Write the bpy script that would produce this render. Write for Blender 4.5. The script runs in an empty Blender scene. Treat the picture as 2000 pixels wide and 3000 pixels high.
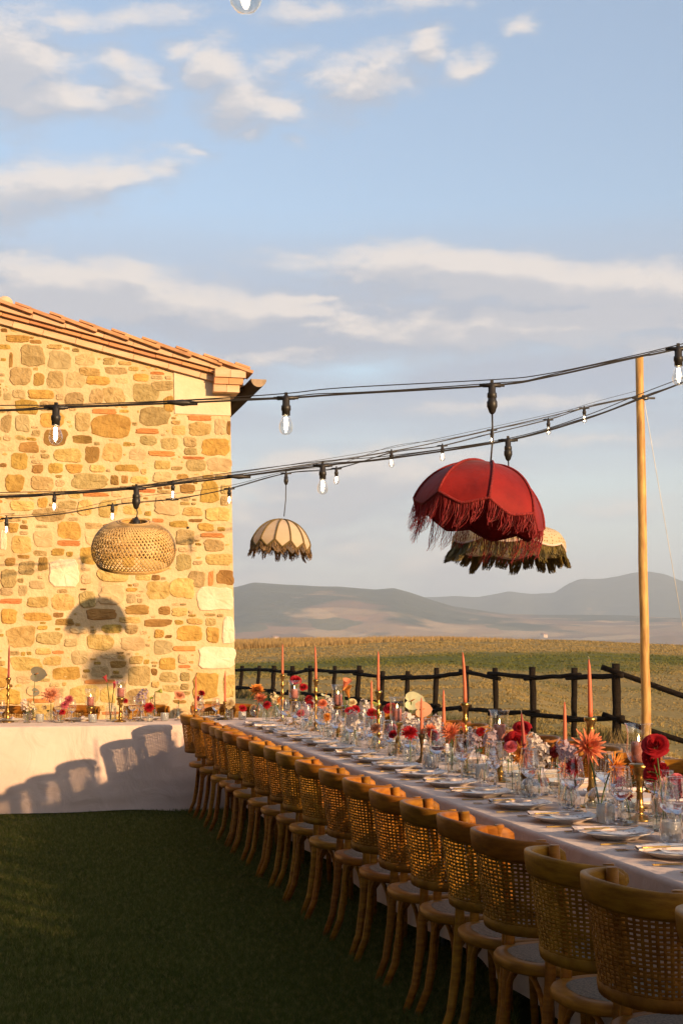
import bpy, bmesh, math, random
import numpy as np
from mathutils import Vector, Matrix, Euler
random.seed(7)
rng = np.random.default_rng(7)
PI = math.pi
scene = bpy.context.scene
C = scene.collection

# ------------------------------------------------------------------ camera, sky, sun, exposure
EYE = Vector((0.0, 0.0, 1.5))
YAW, PITCH = math.radians(13.5), math.radians(5.25)      # heading clockwise of +Y, tilt up
F = 4166.7                                               # 50 mm on a 24x36 upright frame, in photo pixels
cam_d = bpy.data.cameras.new('camera')
cam_d.sensor_fit = 'VERTICAL'; cam_d.sensor_height = 36.0; cam_d.sensor_width = 24.0
cam_d.lens = 50.0; cam_d.clip_start = 0.05; cam_d.clip_end = 40000.0
cam = bpy.data.objects.new('camera', cam_d); C.objects.link(cam)
cam.location = EYE
cam.rotation_euler = (PI/2 + PITCH, 0.0, -YAW)
scene.camera = cam

SUN = Vector((0.546, -1.0, 0.242)).normalized()          # towards the sun
sun_d = bpy.data.lights.new('sun', 'SUN')
sun_d.energy = 5.0; sun_d.angle = math.radians(0.75); sun_d.color = (1.0, 0.645, 0.335)
sun = bpy.data.objects.new('sun', sun_d); C.objects.link(sun)
sun.rotation_euler = (-SUN).to_track_quat('-Z', 'Y').to_euler()
sun.location = (20, -40, 20)

scene.view_settings.view_transform = 'Standard'
scene.view_settings.look = 'None'
scene.view_settings.exposure = 1.0
scene.view_settings.gamma = 1.0
scene.view_settings.use_curve_mapping = False

FWD = Vector((math.sin(YAW), math.cos(YAW), 0)); RGT = Vector((math.cos(YAW), -math.sin(YAW), 0))
LOOK = FWD*math.cos(PITCH) + Vector((0, 0, math.sin(PITCH)))
UPV = -FWD*math.sin(PITCH) + Vector((0, 0, math.cos(PITCH)))
def ray(u, v):
    return LOOK + RGT*((u-1000)/F) + UPV*((1500-v)/F)
def at_depth(u, v, z):
    d = ray(u, v); return EYE + d*(z/d.dot(FWD))
def at_Y(u, v, Y):
    d = ray(u, v); return EYE + d*(Y/d.y)
def at_X(u, v, X):
    d = ray(u, v); return EYE + d*(X/d.x)
def at_Z(u, v, Z):
    d = ray(u, v); return EYE + d*((Z-EYE.z)/d.z)

# ---- sky: Nishita plus clouds laid out in azimuth and elevation
W = bpy.data.worlds.new('World'); scene.world = W; W.use_nodes = True
wt = W.node_tree; wn = wt.nodes; wl = wt.links; wn.clear()
def N(t, tree=None, **kw):
    n = (tree or wt).nodes.new(t)
    for k, v in kw.items(): setattr(n, k, v)
    return n
def math_node(tree, op, a, b=None, c=None, clamp=False):
    n = tree.nodes.new('ShaderNodeMath'); n.operation = op; n.use_clamp = clamp
    for i, x in enumerate((a, b, c)):
        if x is None: continue
        if isinstance(x, (int, float)): n.inputs[i].default_value = x
        else: tree.links.new(x, n.inputs[i])
    return n.outputs[0]
def azel(u, v):
    d = ray(u, v); return (math.atan2(d.dot(RGT), d.dot(FWD)), math.atan2(d.z, math.hypot(d.dot(RGT), d.dot(FWD))))
# clouds: centre (u, v) in the photo, half sizes, tilt in degrees, weight
CLOUDS = [
 (40, 190, 170, 170, 10, 1.15), (190, 275, 230, 62, -8, 1.1), (380, 270, 120, 70, 0, .95), (330, 190, 110, 45, -15, .9), (60, 300, 190, 60, 0, 1.0),
 (200, 70, 130, 40, 0, .75), (400, 70, 190, 42, 8, .7), (900, 30, 200, 34, 6, .8), (1230, 12, 170, 30, 0, .75), (1540, 72, 60, 22, 0, .75),
 (550, 165, 80, 34, 0, .85), (640, 210, 90, 95, 30, 1.05), (690, 300, 120, 85, 20, 1.1), (800, 320, 120, 45, 12, 1.0), (720, 380, 80, 34, 0, .85), (800, 170, 120, 40, 15, .6),
 (960, 225, 120, 50, -5, .95), (1080, 250, 190, 72, 18, 1.1), (1260, 150, 60, 60, 35, 1.0), (1250, 100, 90, 26, 10, .75), (1370, 190, 85, 32, 20, .95), (865, 412, 40, 20, 0, .6), (550, 458, 80, 24, 0, .55),
 (120, 560, 300, 85, 8, 1.2), (330, 540, 230, 36, 12, 1.05), (60, 640, 190, 40, 6, .7),
 (300, 850, 440, 80, -4, 1.4), (150, 900, 440, 75, 0, 1.35), (860, 740, 130, 22, 0, .55), (700, 930, 560, 60, 4, 1.0), (880, 885, 190, 20, 6, 1.15),
 (1450, 815, 560, 70, -4, 1.6), (1750, 845, 500, 75, -5, 1.5), (1350, 785, 350, 46, 0, 1.4), (1700, 935, 560, 48, 0, 1.5), (1350, 965, 760, 75, 0, 1.25),
 (1900, 1010, 400, 60, 0, .95), (900, 1030, 500, 50, 0, .85),
 (1000, 1440, 420, 110, 12, 1.3), (880, 1370, 130, 62, 0, 1.4), (1120, 1380, 160, 45, 10, .9), (740, 1540, 190, 120, 0, 1.2), (1000, 1590, 260, 60, 0, .7),
 (1330, 1660, 170, 95, 0, 1.3), (1600, 1710, 280, 55, 0, 1.05), (760, 1710, 120, 52, 0, 1.1), (960, 1725, 200, 30, 0, .7), (1850, 1500, 300, 36, 0, .5), (1700, 1290, 340, 28, 0, .55), (1450, 1180, 330, 30, 4, .6),
]
def cloud_group():
    g = bpy.data.node_groups.new('cloud_density', 'ShaderNodeTree')
    g.interface.new_socket('P', in_out='INPUT', socket_type='NodeSocketVector')
    g.interface.new_socket('Density', in_out='OUTPUT', socket_type='NodeSocketFloat')
    gi = g.nodes.new('NodeGroupInput'); go = g.nodes.new('NodeGroupOutput')
    L = g.links
    def noise(vec, scale, detail, sx=1., sy=1., rough=.55, off=0.):
        m = g.nodes.new('ShaderNodeMapping'); m.inputs['Scale'].default_value = (sx, sy, 1); m.inputs['Location'].default_value = (off, off*.7, off)
        L.new(vec, m.inputs['Vector'])
        n = g.nodes.new('ShaderNodeTexNoise'); n.inputs['Scale'].default_value = scale; n.inputs['Detail'].default_value = detail; n.inputs['Roughness'].default_value = rough
        L.new(m.outputs[0], n.inputs['Vector']); return n
    wob = noise(gi.outputs[0], 14, 4, 1, 1.5)
    sub = g.nodes.new('ShaderNodeVectorMath'); sub.operation = 'MULTIPLY_ADD'
    L.new(wob.outputs['Color'], sub.inputs[0]); sub.inputs[1].default_value = (.05, .03, 0); sub.inputs[2].default_value = (-.025, -.015, 0)
    add = g.nodes.new('ShaderNodeVectorMath'); add.operation = 'ADD'
    L.new(gi.outputs[0], add.inputs[0]); L.new(sub.outputs[0], add.inputs[1])
    P = add.outputs[0]
    tot = None
    for (u, v, ru, rv, tilt, w) in CLOUDS:
        a, e = azel(u, v)
        m = g.nodes.new('ShaderNodeMapping'); m.vector_type = 'TEXTURE'
        m.inputs['Location'].default_value = (a, e, 0)
        m.inputs['Rotation'].default_value = (0, 0, math.radians(tilt))
        m.inputs['Scale'].default_value = (ru/F*1.45, rv/F*1.5, 1)
        if tot is None: L.new(P, m.inputs['Vector'])
        else:                                              # evaluated one after the other
            q = g.nodes.new('ShaderNodeVectorMath'); q.operation = 'MULTIPLY_ADD'; L.new(tot, q.inputs[0]); q.inputs[1].default_value = (1e-9, 1e-9, 0); L.new(P, q.inputs[2]); L.new(q.outputs[0], m.inputs['Vector'])
        ln = g.nodes.new('ShaderNodeVectorMath'); ln.operation = 'LENGTH'; L.new(m.outputs[0], ln.inputs[0])
        s = math_node(g, 'MULTIPLY_ADD', ln.outputs['Value'], -w, w)
        tot = s if tot is None else math_node(g, 'SMOOTH_MAX', tot, s, .12)
    # further clouds of the same kind all round the sky
    big = noise(gi.outputs[0], 2.2, 3, 1, 3, off=4.3)
    rest = math_node(g, 'MULTIPLY_ADD', big.outputs[0], 2.6, -1.62)
    sep = g.nodes.new('ShaderNodeSeparateXYZ'); L.new(gi.outputs[0], sep.inputs[0])
    away = math_node(g, 'MULTIPLY_ADD', math_node(g, 'ABSOLUTE', sep.outputs[0]), 4.0, -1.2)   # only beyond the part of the sky laid out above
    high = math_node(g, 'MULTIPLY_ADD', sep.outputs[1], 4.0, -2.2)
    gate = math_node(g, 'MAXIMUM', away, high, clamp=True)
    rest = math_node(g, 'ADD', rest, math_node(g, 'MULTIPLY_ADD', gate, 1.0, -1.0))
    tot = math_node(g, 'MAXIMUM', tot, rest)
    tot = math_node(g, 'MAXIMUM', tot, -.6)
    f1 = noise(gi.outputs[0], 24, 11, .8, 1.9, .68, 1.0)
    d = math_node(g, 'ADD', tot, math_node(g, 'MULTIPLY_ADD', f1.outputs[0], 1.7, -.80))
    mr = g.nodes.new('ShaderNodeMapRange'); mr.interpolation_type = 'SMOOTHSTEP'
    mr.inputs['From Min'].default_value = .0; mr.inputs['From Max'].default_value = 1.0
    L.new(d, mr.inputs['Value']); L.new(mr.outputs[0], go.inputs[0])
    return g
CG = cloud_group()
tc = N('ShaderNodeTexCoord')
def dotn(vec):
    n = N('ShaderNodeVectorMath', operation='DOT_PRODUCT'); wl.new(tc.outputs['Generated'], n.inputs[0]); n.inputs[1].default_value = vec; return n.outputs['Value']
az = math_node(wt, 'ARCTAN2', dotn(RGT), dotn(FWD))
el = math_node(wt, 'ARCSINE', dotn((0, 0, 1)))
comb = N('ShaderNodeCombineXYZ'); wl.new(az, comb.inputs[0]); wl.new(el, comb.inputs[1])
gA = N('ShaderNodeGroup'); gA.node_tree = CG; wl.new(comb.outputs[0], gA.inputs[0])
off = N('ShaderNodeVectorMath', operation='ADD'); off.inputs[1].default_value = (.004, .014, 0); off0 = N('ShaderNodeVectorMath', operation='MULTIPLY_ADD'); off0.inputs[1].default_value = (1e-9, 1e-9, 0); wl.new(gA.outputs[0], off0.inputs[0]); wl.new(comb.outputs[0], off0.inputs[2]); wl.new(off0.outputs[0], off.inputs[0])
gB = N('ShaderNodeGroup'); gB.node_tree = CG; wl.new(off.outputs[0], gB.inputs[0])
sky = N('ShaderNodeTexSky'); sky.sky_type = 'NISHITA'; sky.sun_disc = False
sky.sun_elevation = math.asin(SUN.z); sky.sun_rotation = math.atan2(SUN.x, SUN.y)
sky.altitude = 300; sky.air_density = 1.0; sky.dust_density = 2.0; sky.ozone_density = 1.2
SKY_K = 0.135; VEIL_LOW = .85; VEIL_GREY = .92
lit = math_node(wt, 'MULTIPLY_ADD', math_node(wt, 'SUBTRACT', gA.outputs[0], gB.outputs[0]), 1.4, .24, clamp=True)
cm = N('ShaderNodeMix', data_type='RGBA'); wl.new(lit, cm.inputs['Factor'])
cm.inputs['A'].default_value = tuple(x/SKY_K for x in (.250, .268, .312)) + (1,)
cm.inputs['B'].default_value = tuple(x/SKY_K for x in (.46, .415, .385)) + (1,)
dens = math_node(wt, 'MULTIPLY', gA.outputs[0], .9)
# thin layered veil low in the sky, the same all round: grey stratus above, pale haze towards the horizon
def vnz(scale, sx, sy, det, loc):
    m = N('ShaderNodeMapping'); m.inputs['Scale'].default_value = (sx, sy, 1); m.inputs['Location'].default_value = loc; wl.new(off0.outputs[0], m.inputs['Vector'])
    n = N('ShaderNodeTexNoise'); n.inputs['Scale'].default_value = scale; n.inputs['Detail'].default_value = det; wl.new(m.outputs[0], n.inputs['Vector']); return n.outputs[0]
st = vnz(5.0, 1.0, 6.0, 6, (3.1, 1.7, 0))
def bump(c, w): return math_node(wt, 'SUBTRACT', 1.0, math_node(wt, 'POWER', math_node(wt, 'ABSOLUTE', math_node(wt, 'DIVIDE', math_node(wt, 'SUBTRACT', el, c), w)), 2.0), clamp=True)
m_el = azel(1000, 1030)[1]
grey = math_node(wt, 'MULTIPLY', bump(m_el, .098), math_node(wt, 'MULTIPLY_ADD', st, 4.2, -1.0, clamp=True))
low = math_node(wt, 'MULTIPLY', bump(azel(1000, 1800)[1], .165), math_node(wt, 'MULTIPLY_ADD', st, 1.1, .28, clamp=True))
v0 = N('ShaderNodeMix', data_type='RGBA'); v0.inputs['Factor'].default_value = .30; wl.new(sky.outputs[0], v0.inputs['A']); v0.inputs['B'].default_value = tuple(x/SKY_K for x in (.245, .27, .34)) + (1,)   # thin high cirrus
v1 = N('ShaderNodeMix', data_type='RGBA'); wl.new(math_node(wt, 'MULTIPLY', low, VEIL_LOW), v1.inputs['Factor']); wl.new(v0.outputs['Result'], v1.inputs['A']); v1.inputs['B'].default_value = tuple(x/SKY_K for x in (.405, .415, .415)) + (1,)
v2 = N('ShaderNodeMix', data_type='RGBA'); wl.new(math_node(wt, 'MULTIPLY', grey, VEIL_GREY), v2.inputs['Factor']); wl.new(v1.outputs['Result'], v2.inputs['A']); v2.inputs['B'].default_value = tuple(x/SKY_K for x in (.238, .262, .322)) + (1,)
mix = N('ShaderNodeMix', data_type='RGBA'); wl.new(dens, mix.inputs['Factor'])
wl.new(v2.outputs['Result'], mix.inputs['A']); wl.new(cm.outputs['Result'], mix.inputs['B'])
bg = N('ShaderNodeBackground'); bg.inputs['Strength'].default_value = SKY_K; wl.new(mix.outputs['Result'], bg.inputs['Color'])
wo = N('ShaderNodeOutputWorld'); wl.new(bg.outputs[0], wo.inputs[0])

W.cycles.sampling_method = 'MANUAL'; W.cycles.sample_map_resolution = 256
scene.cycles.use_denoising = True
scene.cycles.sample_clamp_indirect = 3.0
scene.cycles.sample_clamp_direct = 12.0
scene.cycles.max_bounces = 14; scene.cycles.transparent_max_bounces = 48; scene.cycles.transmission_bounces = 10
scene.cycles.caustics_reflective = False; scene.cycles.caustics_refractive = False

# ------------------------------------------------------------------ materials
def pmat(name, col, col2=None, rough=.6, metal=0., scale=6., bump=0., bscale=None, detail=5., spec=.4, stretch=(1, 1, 1), vary=0., trans=0., sheen=0., lo=.35, hi=.65, bdist=.01):
    m = bpy.data.materials.new(name); m.use_nodes = True
    t = m.node_tree; b = t.nodes['Principled BSDF']
    b.inputs['Roughness'].default_value = rough; b.inputs['Metallic'].default_value = metal
    b.inputs['Specular IOR Level'].default_value = spec
    if sheen: b.inputs['Sheen Weight'].default_value = sheen
    tcn = t.nodes.new('ShaderNodeTexCoord'); mp = t.nodes.new('ShaderNodeMapping'); mp.inputs['Scale'].default_value = stretch
    t.links.new(tcn.outputs['Object'], mp.inputs['Vector'])
    src = mp.outputs[0]
    oi = None
    if vary:
        oi = t.nodes.new('ShaderNodeObjectInfo')
        va = t.nodes.new('ShaderNodeVectorMath'); va.operation = 'ADD'
        sc = t.nodes.new('ShaderNodeVectorMath'); sc.operation = 'SCALE'; sc.inputs['Scale'].default_value = 37.
        cx = t.nodes.new('ShaderNodeCombineXYZ')
        for i in range(3): t.links.new(oi.outputs['Random'], cx.inputs[i])
        t.links.new(cx.outputs[0], sc.inputs[0]); t.links.new(sc.outputs[0], va.inputs[0]); t.links.new(src, va.inputs[1]); src = va.outputs[0]
    n = t.nodes.new('ShaderNodeTexNoise'); n.inputs['Scale'].default_value = scale; n.inputs['Detail'].default_value = detail
    t.links.new(src, n.inputs['Vector'])
    mr = t.nodes.new('ShaderNodeMapRange'); mr.inputs['From Min'].default_value = lo; mr.inputs['From Max'].default_value = hi
    t.links.new(n.outputs[0], mr.inputs['Value'])
    mx = t.nodes.new('ShaderNodeMix'); mx.data_type = 'RGBA'; t.links.new(mr.outputs[0], mx.inputs['Factor'])
    if col2 is None: col2 = tuple(x*.75 for x in col)
    mx.inputs['A'].default_value = (*col, 1); mx.inputs['B'].default_value = (*col2, 1)
    out = mx.outputs['Result']
    if vary:
        hs = t.nodes.new('ShaderNodeHueSaturation')
        v = math_node(t, 'MULTIPLY_ADD', oi.outputs['Random'], 2*vary, 1-vary); t.links.new(v, hs.inputs['Value'])
        h = math_node(t, 'MULTIPLY_ADD', math_node(t, 'FRACT', math_node(t, 'MULTIPLY', oi.outputs['Random'], 7.3)), .10*vary, .5-.05*vary); t.links.new(h, hs.inputs['Hue'])
        t.links.new(out, hs.inputs['Color']); out = hs.outputs[0]
    t.links.new(out, b.inputs['Base Color'])
    if trans:
        tr = t.nodes.new('ShaderNodeBsdfTranslucent'); t.links.new(out, tr.inputs['Color'])
        ms = t.nodes.new('ShaderNodeMixShader'); ms.inputs[0].default_value = trans
        t.links.new(b.outputs[0], ms.inputs[1]); t.links.new(tr.outputs[0], ms.inputs[2])
        t.links.new(ms.outputs[0], t.nodes['Material Output'].inputs['Surface'])
    if bump:
        nb = t.nodes.new('ShaderNodeTexNoise'); nb.inputs['Scale'].default_value = bscale or scale*4; nb.inputs['Detail'].default_value = 6
        t.links.new(src, nb.inputs['Vector'])
        bp = t.nodes.new('ShaderNodeBump'); bp.inputs['Strength'].default_value = bump; bp.inputs['Distance'].default_value = bdist
        t.links.new(nb.outputs[0], bp.inputs['Height']); t.links.new(bp.outputs[0], b.inputs['Normal'])
    return m
def thin_glass(name, tint=(.97, .97, .96), rough=.025, base=.012, gain=1.6, bump=0., bscale=60., milk=0., edge=.8):
    m = bpy.data.materials.new(name); m.use_nodes = True; t = m.node_tree; t.nodes.clear()
    o = t.nodes.new('ShaderNodeOutputMaterial'); ms = t.nodes.new('ShaderNodeMixShader')
    tr = t.nodes.new('ShaderNodeBsdfTransparent'); tr.inputs[0].default_value = (*tint, 1)
    gl = t.nodes.new('ShaderNodeBsdfGlossy'); gl.inputs['Roughness'].default_value = rough; gl.inputs['Color'].default_value = (1, 1, 1, 1)
    fr = t.nodes.new('ShaderNodeFresnel'); ge = t.nodes.new('ShaderNodeNewGeometry')      # a thin wall reflects alike from both sides
    t.links.new(math_node(t, 'MULTIPLY_ADD', ge.outputs['Backfacing'], 1/1.55-1.55, 1.55), fr.inputs['IOR'])
    f = math_node(t, 'MULTIPLY_ADD', fr.outputs[0], gain, base, clamp=True)
    t.links.new(f, ms.inputs[0]); t.links.new(gl.outputs[0], ms.inputs[2])
    lw = t.nodes.new('ShaderNodeLayerWeight'); lw.inputs['Blend'].default_value = .5
    g2 = t.nodes.new('ShaderNodeBsdfGlossy'); g2.inputs['Roughness'].default_value = .38; mg = t.nodes.new('ShaderNodeMixShader')
    t.links.new(math_node(t, 'MULTIPLY', math_node(t, 'POWER', lw.outputs['Facing'], 5.0), edge), mg.inputs[0]); t.links.new(tr.outputs[0], mg.inputs[1]); t.links.new(g2.outputs[0], mg.inputs[2])
    body = mg.outputs[0]
    if bump:
        tcn = t.nodes.new('ShaderNodeTexCoord'); nb = t.nodes.new('ShaderNodeTexNoise'); nb.inputs['Scale'].default_value = bscale; nb.inputs['Detail'].default_value = 2
        t.links.new(tcn.outputs['Object'], nb.inputs['Vector'])
        bp = t.nodes.new('ShaderNodeBump'); bp.inputs['Strength'].default_value = bump; bp.inputs['Distance'].default_value = .01
        t.links.new(nb.outputs[0], bp.inputs['Height']); t.links.new(bp.outputs[0], gl.inputs['Normal']); t.links.new(bp.outputs[0], fr.inputs['Normal'])
    if milk:
        df = t.nodes.new('ShaderNodeBsdfTranslucent'); df.inputs[0].default_value = (.85, .86, .84, 1)
        dd = t.nodes.new('ShaderNodeBsdfDiffuse'); dd.inputs[0].default_value = (.8, .82, .8, 1)
        m1 = t.nodes.new('ShaderNodeMixShader'); m1.inputs[0].default_value = .5; t.links.new(df.outputs[0], m1.inputs[1]); t.links.new(dd.outputs[0], m1.inputs[2])
        m2 = t.nodes.new('ShaderNodeMixShader'); m2.inputs[0].default_value = milk; t.links.new(body, m2.inputs[1]); t.links.new(m1.outputs[0], m2.inputs[2]); body = m2.outputs[0]
    t.links.new(body, ms.inputs[1]); t.links.new(ms.outputs[0], o.inputs[0])
    return m
def solid_glass(name, rough=.0, col=(.98, .98, .97)):
    m = bpy.data.materials.new(name); m.use_nodes = True; t = m.node_tree; t.nodes.clear()
    o = t.nodes.new('ShaderNodeOutputMaterial'); g = t.nodes.new('ShaderNodeBsdfGlass'); g.inputs['Roughness'].default_value = rough; g.inputs['IOR'].default_value = 1.48; g.inputs[0].default_value = (*col, 1)
    t.links.new(g.outputs[0], o.inputs[0]); return m
def emit(name, col, s):
    m = bpy.data.materials.new(name); m.use_nodes = True; t = m.node_tree; t.nodes.clear()
    o = t.nodes.new('ShaderNodeOutputMaterial'); e = t.nodes.new('ShaderNodeEmission'); e.inputs[0].default_value = (*col, 1); e.inputs[1].default_value = s
    t.links.new(e.outputs[0], o.inputs[0]); return m
M = {}
M['wood'] = pmat('chair_wood', (.36, .145, .015), (.215, .078, .008), rough=.42, scale=5, stretch=(3, 3, 14), bump=.15, bscale=30, vary=.18, spec=.14)
M['cane'] = pmat('rattan_cane', (.36, .155, .018), (.22, .085, .009), rough=.5, scale=18, bump=.2, bscale=120, vary=.15, spec=.12, trans=.12)
M['seatcane'] = pmat('woven_seat_cane', (.27, .205, .14), (.15, .11, .075), rough=.8, scale=140, bump=.6, bscale=260, lo=.42, hi=.58)
M['cloth'] = pmat('linen_cloth', (.69, .52, .43), (.61, .45, .365), rough=.95, scale=3.0, bump=.35, bscale=420, spec=.1, sheen=.1, bdist=.002)
def crease(m, scale, dist, strength):
    t = m.node_tree; b = t.nodes['Principled BSDF']; old = b.inputs['Normal'].links[0].from_node
    tcn = t.nodes.new('ShaderNodeTexCoord'); n = t.nodes.new('ShaderNodeTexNoise'); n.inputs['Scale'].default_value = scale; n.inputs['Detail'].default_value = 4; n.inputs['Distortion'].default_value = 1.2
    t.links.new(tcn.outputs['Object'], n.inputs['Vector']); bp = t.nodes.new('ShaderNodeBump'); bp.inputs['Strength'].default_value = strength; bp.inputs['Distance'].default_value = dist
    t.links.new(n.outputs[0], bp.inputs['Height']); t.links.new(bp.outputs[0], old.inputs['Normal'])
crease(M['cloth'], 3.2, .05, .5)
M['plate'] = pmat('glazed_plate', (.74, .71, .67), (.70, .67, .63), rough=.22, scale=3, spec=.5)
M['napkin'] = pmat('napkin_linen', (.78, .66, .60), (.70, .57, .51), rough=.95, scale=12, bump=.3, bscale=300, bdist=.002)
M['card'] = pmat('menu_card_paper', (.80, .77, .74), (.42, .33, .30), rough=.8, scale=70, detail=2, lo=.60, hi=.66)
M['brass'] = pmat('aged_brass', (.50, .30, .085), (.30, .165, .045), rough=.30, metal=1., scale=25, bump=.08, bscale=60)
M['darkbrass'] = pmat('dark_brass', (.20, .12, .045), (.12, .07, .03), rough=.4, metal=1., scale=25, bump=.1, bscale=60)
M['gold'] = pmat('gold_cutlery', (.62, .42, .14), (.5, .32, .1), rough=.22, metal=1., scale=20)
M['taper'] = pmat('terracotta_wax', (.66, .165, .075), (.58, .135, .06), rough=.45, scale=8, spec=.4, trans=.10)
M['redwax'] = pmat('dark_red_wax', (.34, .055, .035), (.26, .04, .03), rough=.45, scale=8, trans=.08)
M['pillar'] = pmat('pink_pillar_wax', (.52, .19, .15), (.40, .13, .10), rough=.6, scale=30, bump=.2, bscale=90, trans=.12)
M['wick'] = pmat('burnt_wick', (.5, .42, .33), rough=.9)
M['flame'] = emit('candle_flame', (1., .62, .22), 14.)
M['glass'] = thin_glass('clear_glass', tint=(.955, .945, .95))
M['hglass'] = thin_glass('hurricane_glass', base=.045, gain=1.7)
M['vglass'] = thin_glass('rippled_glass', tint=(.93, .95, .92), rough=.05, base=.03, gain=1.4, bump=.45, bscale=40., milk=.03)
M['fglass'] = thin_glass('frosted_glass', tint=(.92, .94, .92), rough=.16, base=.06, gain=1.0, bump=.5, bscale=120., milk=.36)
M['sglass'] = solid_glass('stem_glass')
M['water'] = bpy.data.materials.new('water'); M['water'].use_nodes = True; _t = M['water'].node_tree; _t.nodes.clear(); _o = _t.nodes.new('ShaderNodeOutputMaterial'); _g = _t.nodes.new('ShaderNodeBsdfGlass'); _g.inputs['IOR'].default_value = 1.33; _g.inputs['Roughness'].default_value = 0.; _g.inputs[0].default_value = (.97, .97, .98, 1); _t.links.new(_g.outputs[0], _o.inputs[0])
M['bulbglass'] = thin_glass('bulb_glass', tint=(.98, .95, .90), base=.03)
M['filament'] = emit('glowing_filament', (1., .78, .50), 60.)
M['black'] = pmat('black_rubber', (.018, .016, .014), (.028, .024, .02), rough=.45, scale=20)
M['steel'] = pmat('steel_wire', (.25, .23, .2), rough=.4, metal=.8)
M['pole'] = pmat('peeled_pine_pole', (.62, .37, .105), (.36, .18, .045), rough=.55, scale=4, stretch=(5, 5, 1.1), bump=.2, bscale=16)
M['fence'] = pmat('dark_tarred_wood', (.010, .0075, .0055), (.021, .015, .010), rough=.85, scale=7, stretch=(2, 2, 6), bump=.6, bscale=20, spec=.06)
M['stem'] = pmat('green_stem', (.10, .17, .035), (.07, .12, .02), rough=.5, scale=20, trans=.2)
def petal(name, c, c2, tr=.35): 
    M[name] = pmat('petal_'+name, c, c2, rough=.6, scale=26, spec=.25, trans=tr, bump=.15, bscale=80)
petal('red', (.52, .022, .030), (.34, .010, .016)); petal('darkred', (.17, .010, .014), (.09, .006, .008)); petal('orange', (.80, .25, .055), (.68, .15, .035))
petal('coral', (.78, .20, .115), (.72, .29, .12)); petal('amber', (.76, .36, .06), (.70, .22, .04)); petal('white', (.76, .68, .60), (.66, .54, .47))
petal('pink', (.70, .19, .22), (.60, .12, .15)); petal('peach', (.80, .45, .24), (.74, .34, .20)); petal('cream', (.80, .66, .40), (.74, .58, .30))
petal('lilac', (.52, .40, .44), (.40, .30, .36)); petal('pale', (.74, .72, .44), (.64, .64, .36)); petal('greygreen', (.20, .22, .15), (.24, .19, .15)); petal('calla', (.56, .08, .085), (.45, .06, .06)); petal('yellowgreen', (.42, .42, .09), (.3, .34, .06))

# ------------------------------------------------------------------ mesh helpers
class MB:
    def __init__(s): s.v = []; s.f = []; s.sm = []
    def add(s, vs, fs, smooth=True):
        o = len(s.v); s.v += [tuple(p) for p in vs]
        for f in fs: s.f.append(tuple(i+o for i in f)); s.sm.append(smooth)
    def box(s, x0, x1, y0, y1, z0, z1, smooth=False, M4=None):
        vs = [Vector((x, y, z)) for z in (z0, z1) for y in (y0, y1) for x in (x0, x1)]
        if M4 is not None: vs = [M4 @ p for p in vs]
        s.add(vs, [(0, 2, 3, 1), (4, 5, 7, 6), (0, 1, 5, 4), (2, 6, 7, 3), (0, 4, 6, 2), (1, 3, 7, 5)], smooth)
    def tube(s, pts, rad, n=8, cap=True, smooth=True, squash=1.0):
        pts = [Vector(p) for p in pts]; k = len(pts)
        rs = [rad]*k if isinstance(rad, (int, float)) else list(rad)
        t0 = (pts[1]-pts[0]).normalized()
        ref = Vector((0, 0, 1)) if abs(t0.z) < .9 else Vector((1, 0, 0))
        nx = t0.cross(ref).normalized(); vs = []; fs = []
        for i in range(k):
            t = (pts[min(i+1, k-1)]-pts[max(i-1, 0)]).normalized()
            nx = (nx - t*nx.dot(t)).normalized(); ny = t.cross(nx)
            for j in range(n):
                a = 2*PI*j/n; vs.append(pts[i] + nx*(math.cos(a)*rs[i]) + ny*(math.sin(a)*rs[i]*squash))
        for i in range(k-1):
            for j in range(n): fs.append((i*n+j, i*n+(j+1) % n, (i+1)*n+(j+1) % n, (i+1)*n+j))
        if cap: fs.append(tuple(range(n))[::-1]); fs.append(tuple(range((k-1)*n, k*n)))
        s.add(vs, fs, smooth)
    def lathe(s, prof, n=24, c=(0, 0, 0), smooth=True, mod=None):
        vs = []; fs = []
        for (r, z) in prof:
            for j in range(n):
                a = 2*PI*j/n; rr = r*(mod(a, z) if mod else 1.)
                vs.append((c[0]+rr*math.cos(a), c[1]+rr*math.sin(a), c[2]+z))
        for i in range(len(prof)-1):
            for j in range(n): fs.append((i*n+j, i*n+(j+1) % n, (i+1)*n+(j+1) % n, (i+1)*n+j))
        s.add(vs, fs, smooth)
    def grid(s, P, smooth=True, closed=False):
        nu = len(P); nv = len(P[0]); vs = [p for row in P for p in row]; fs = []
        for i in range(nu-1 if not closed else nu):
            for j in range(nv-1): a = i*nv+j; b = ((i+1) % nu)*nv+j; fs.append((a, b, b+1, a+1))
        s.add(vs, fs, smooth)
    def mesh(s, name):
        me = bpy.data.meshes.new(name); me.from_pydata(s.v, [], s.f); me.update()
        me.polygons.foreach_set('use_smooth', s.sm); return me
    def build(s, name, m, parent=None, loc=None):
        me = s.mesh(name); return link(name, me, m, parent, loc)
def link(name, me, m, parent=None, loc=None):
    if m is not None and not me.materials: me.materials.append(m)
    o = bpy.data.objects.new(name, me); C.objects.link(o)
    if parent is not None: o.parent = parent
    if loc is not None: o.location = loc
    return o
LABELS = {}
def tag(o, label, cat, group=None):
    o['label'] = label; o['category'] = cat
    if group: o['group'] = group
    return o
def thing(name, label, cat, loc=(0, 0, 0), rz=0., group=None):
    o = bpy.data.objects.new(name, None); C.objects.link(o); o.empty_display_size = .05
    o.location = loc; o.rotation_euler = (0, 0, rz)
    return tag(o, label, cat, group)
KIDS = {}
def kids(root):
    if root.name not in KIDS: KIDS[root.name] = [(c, list(c.children)) for c in root.children]
    return KIDS[root.name]
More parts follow.
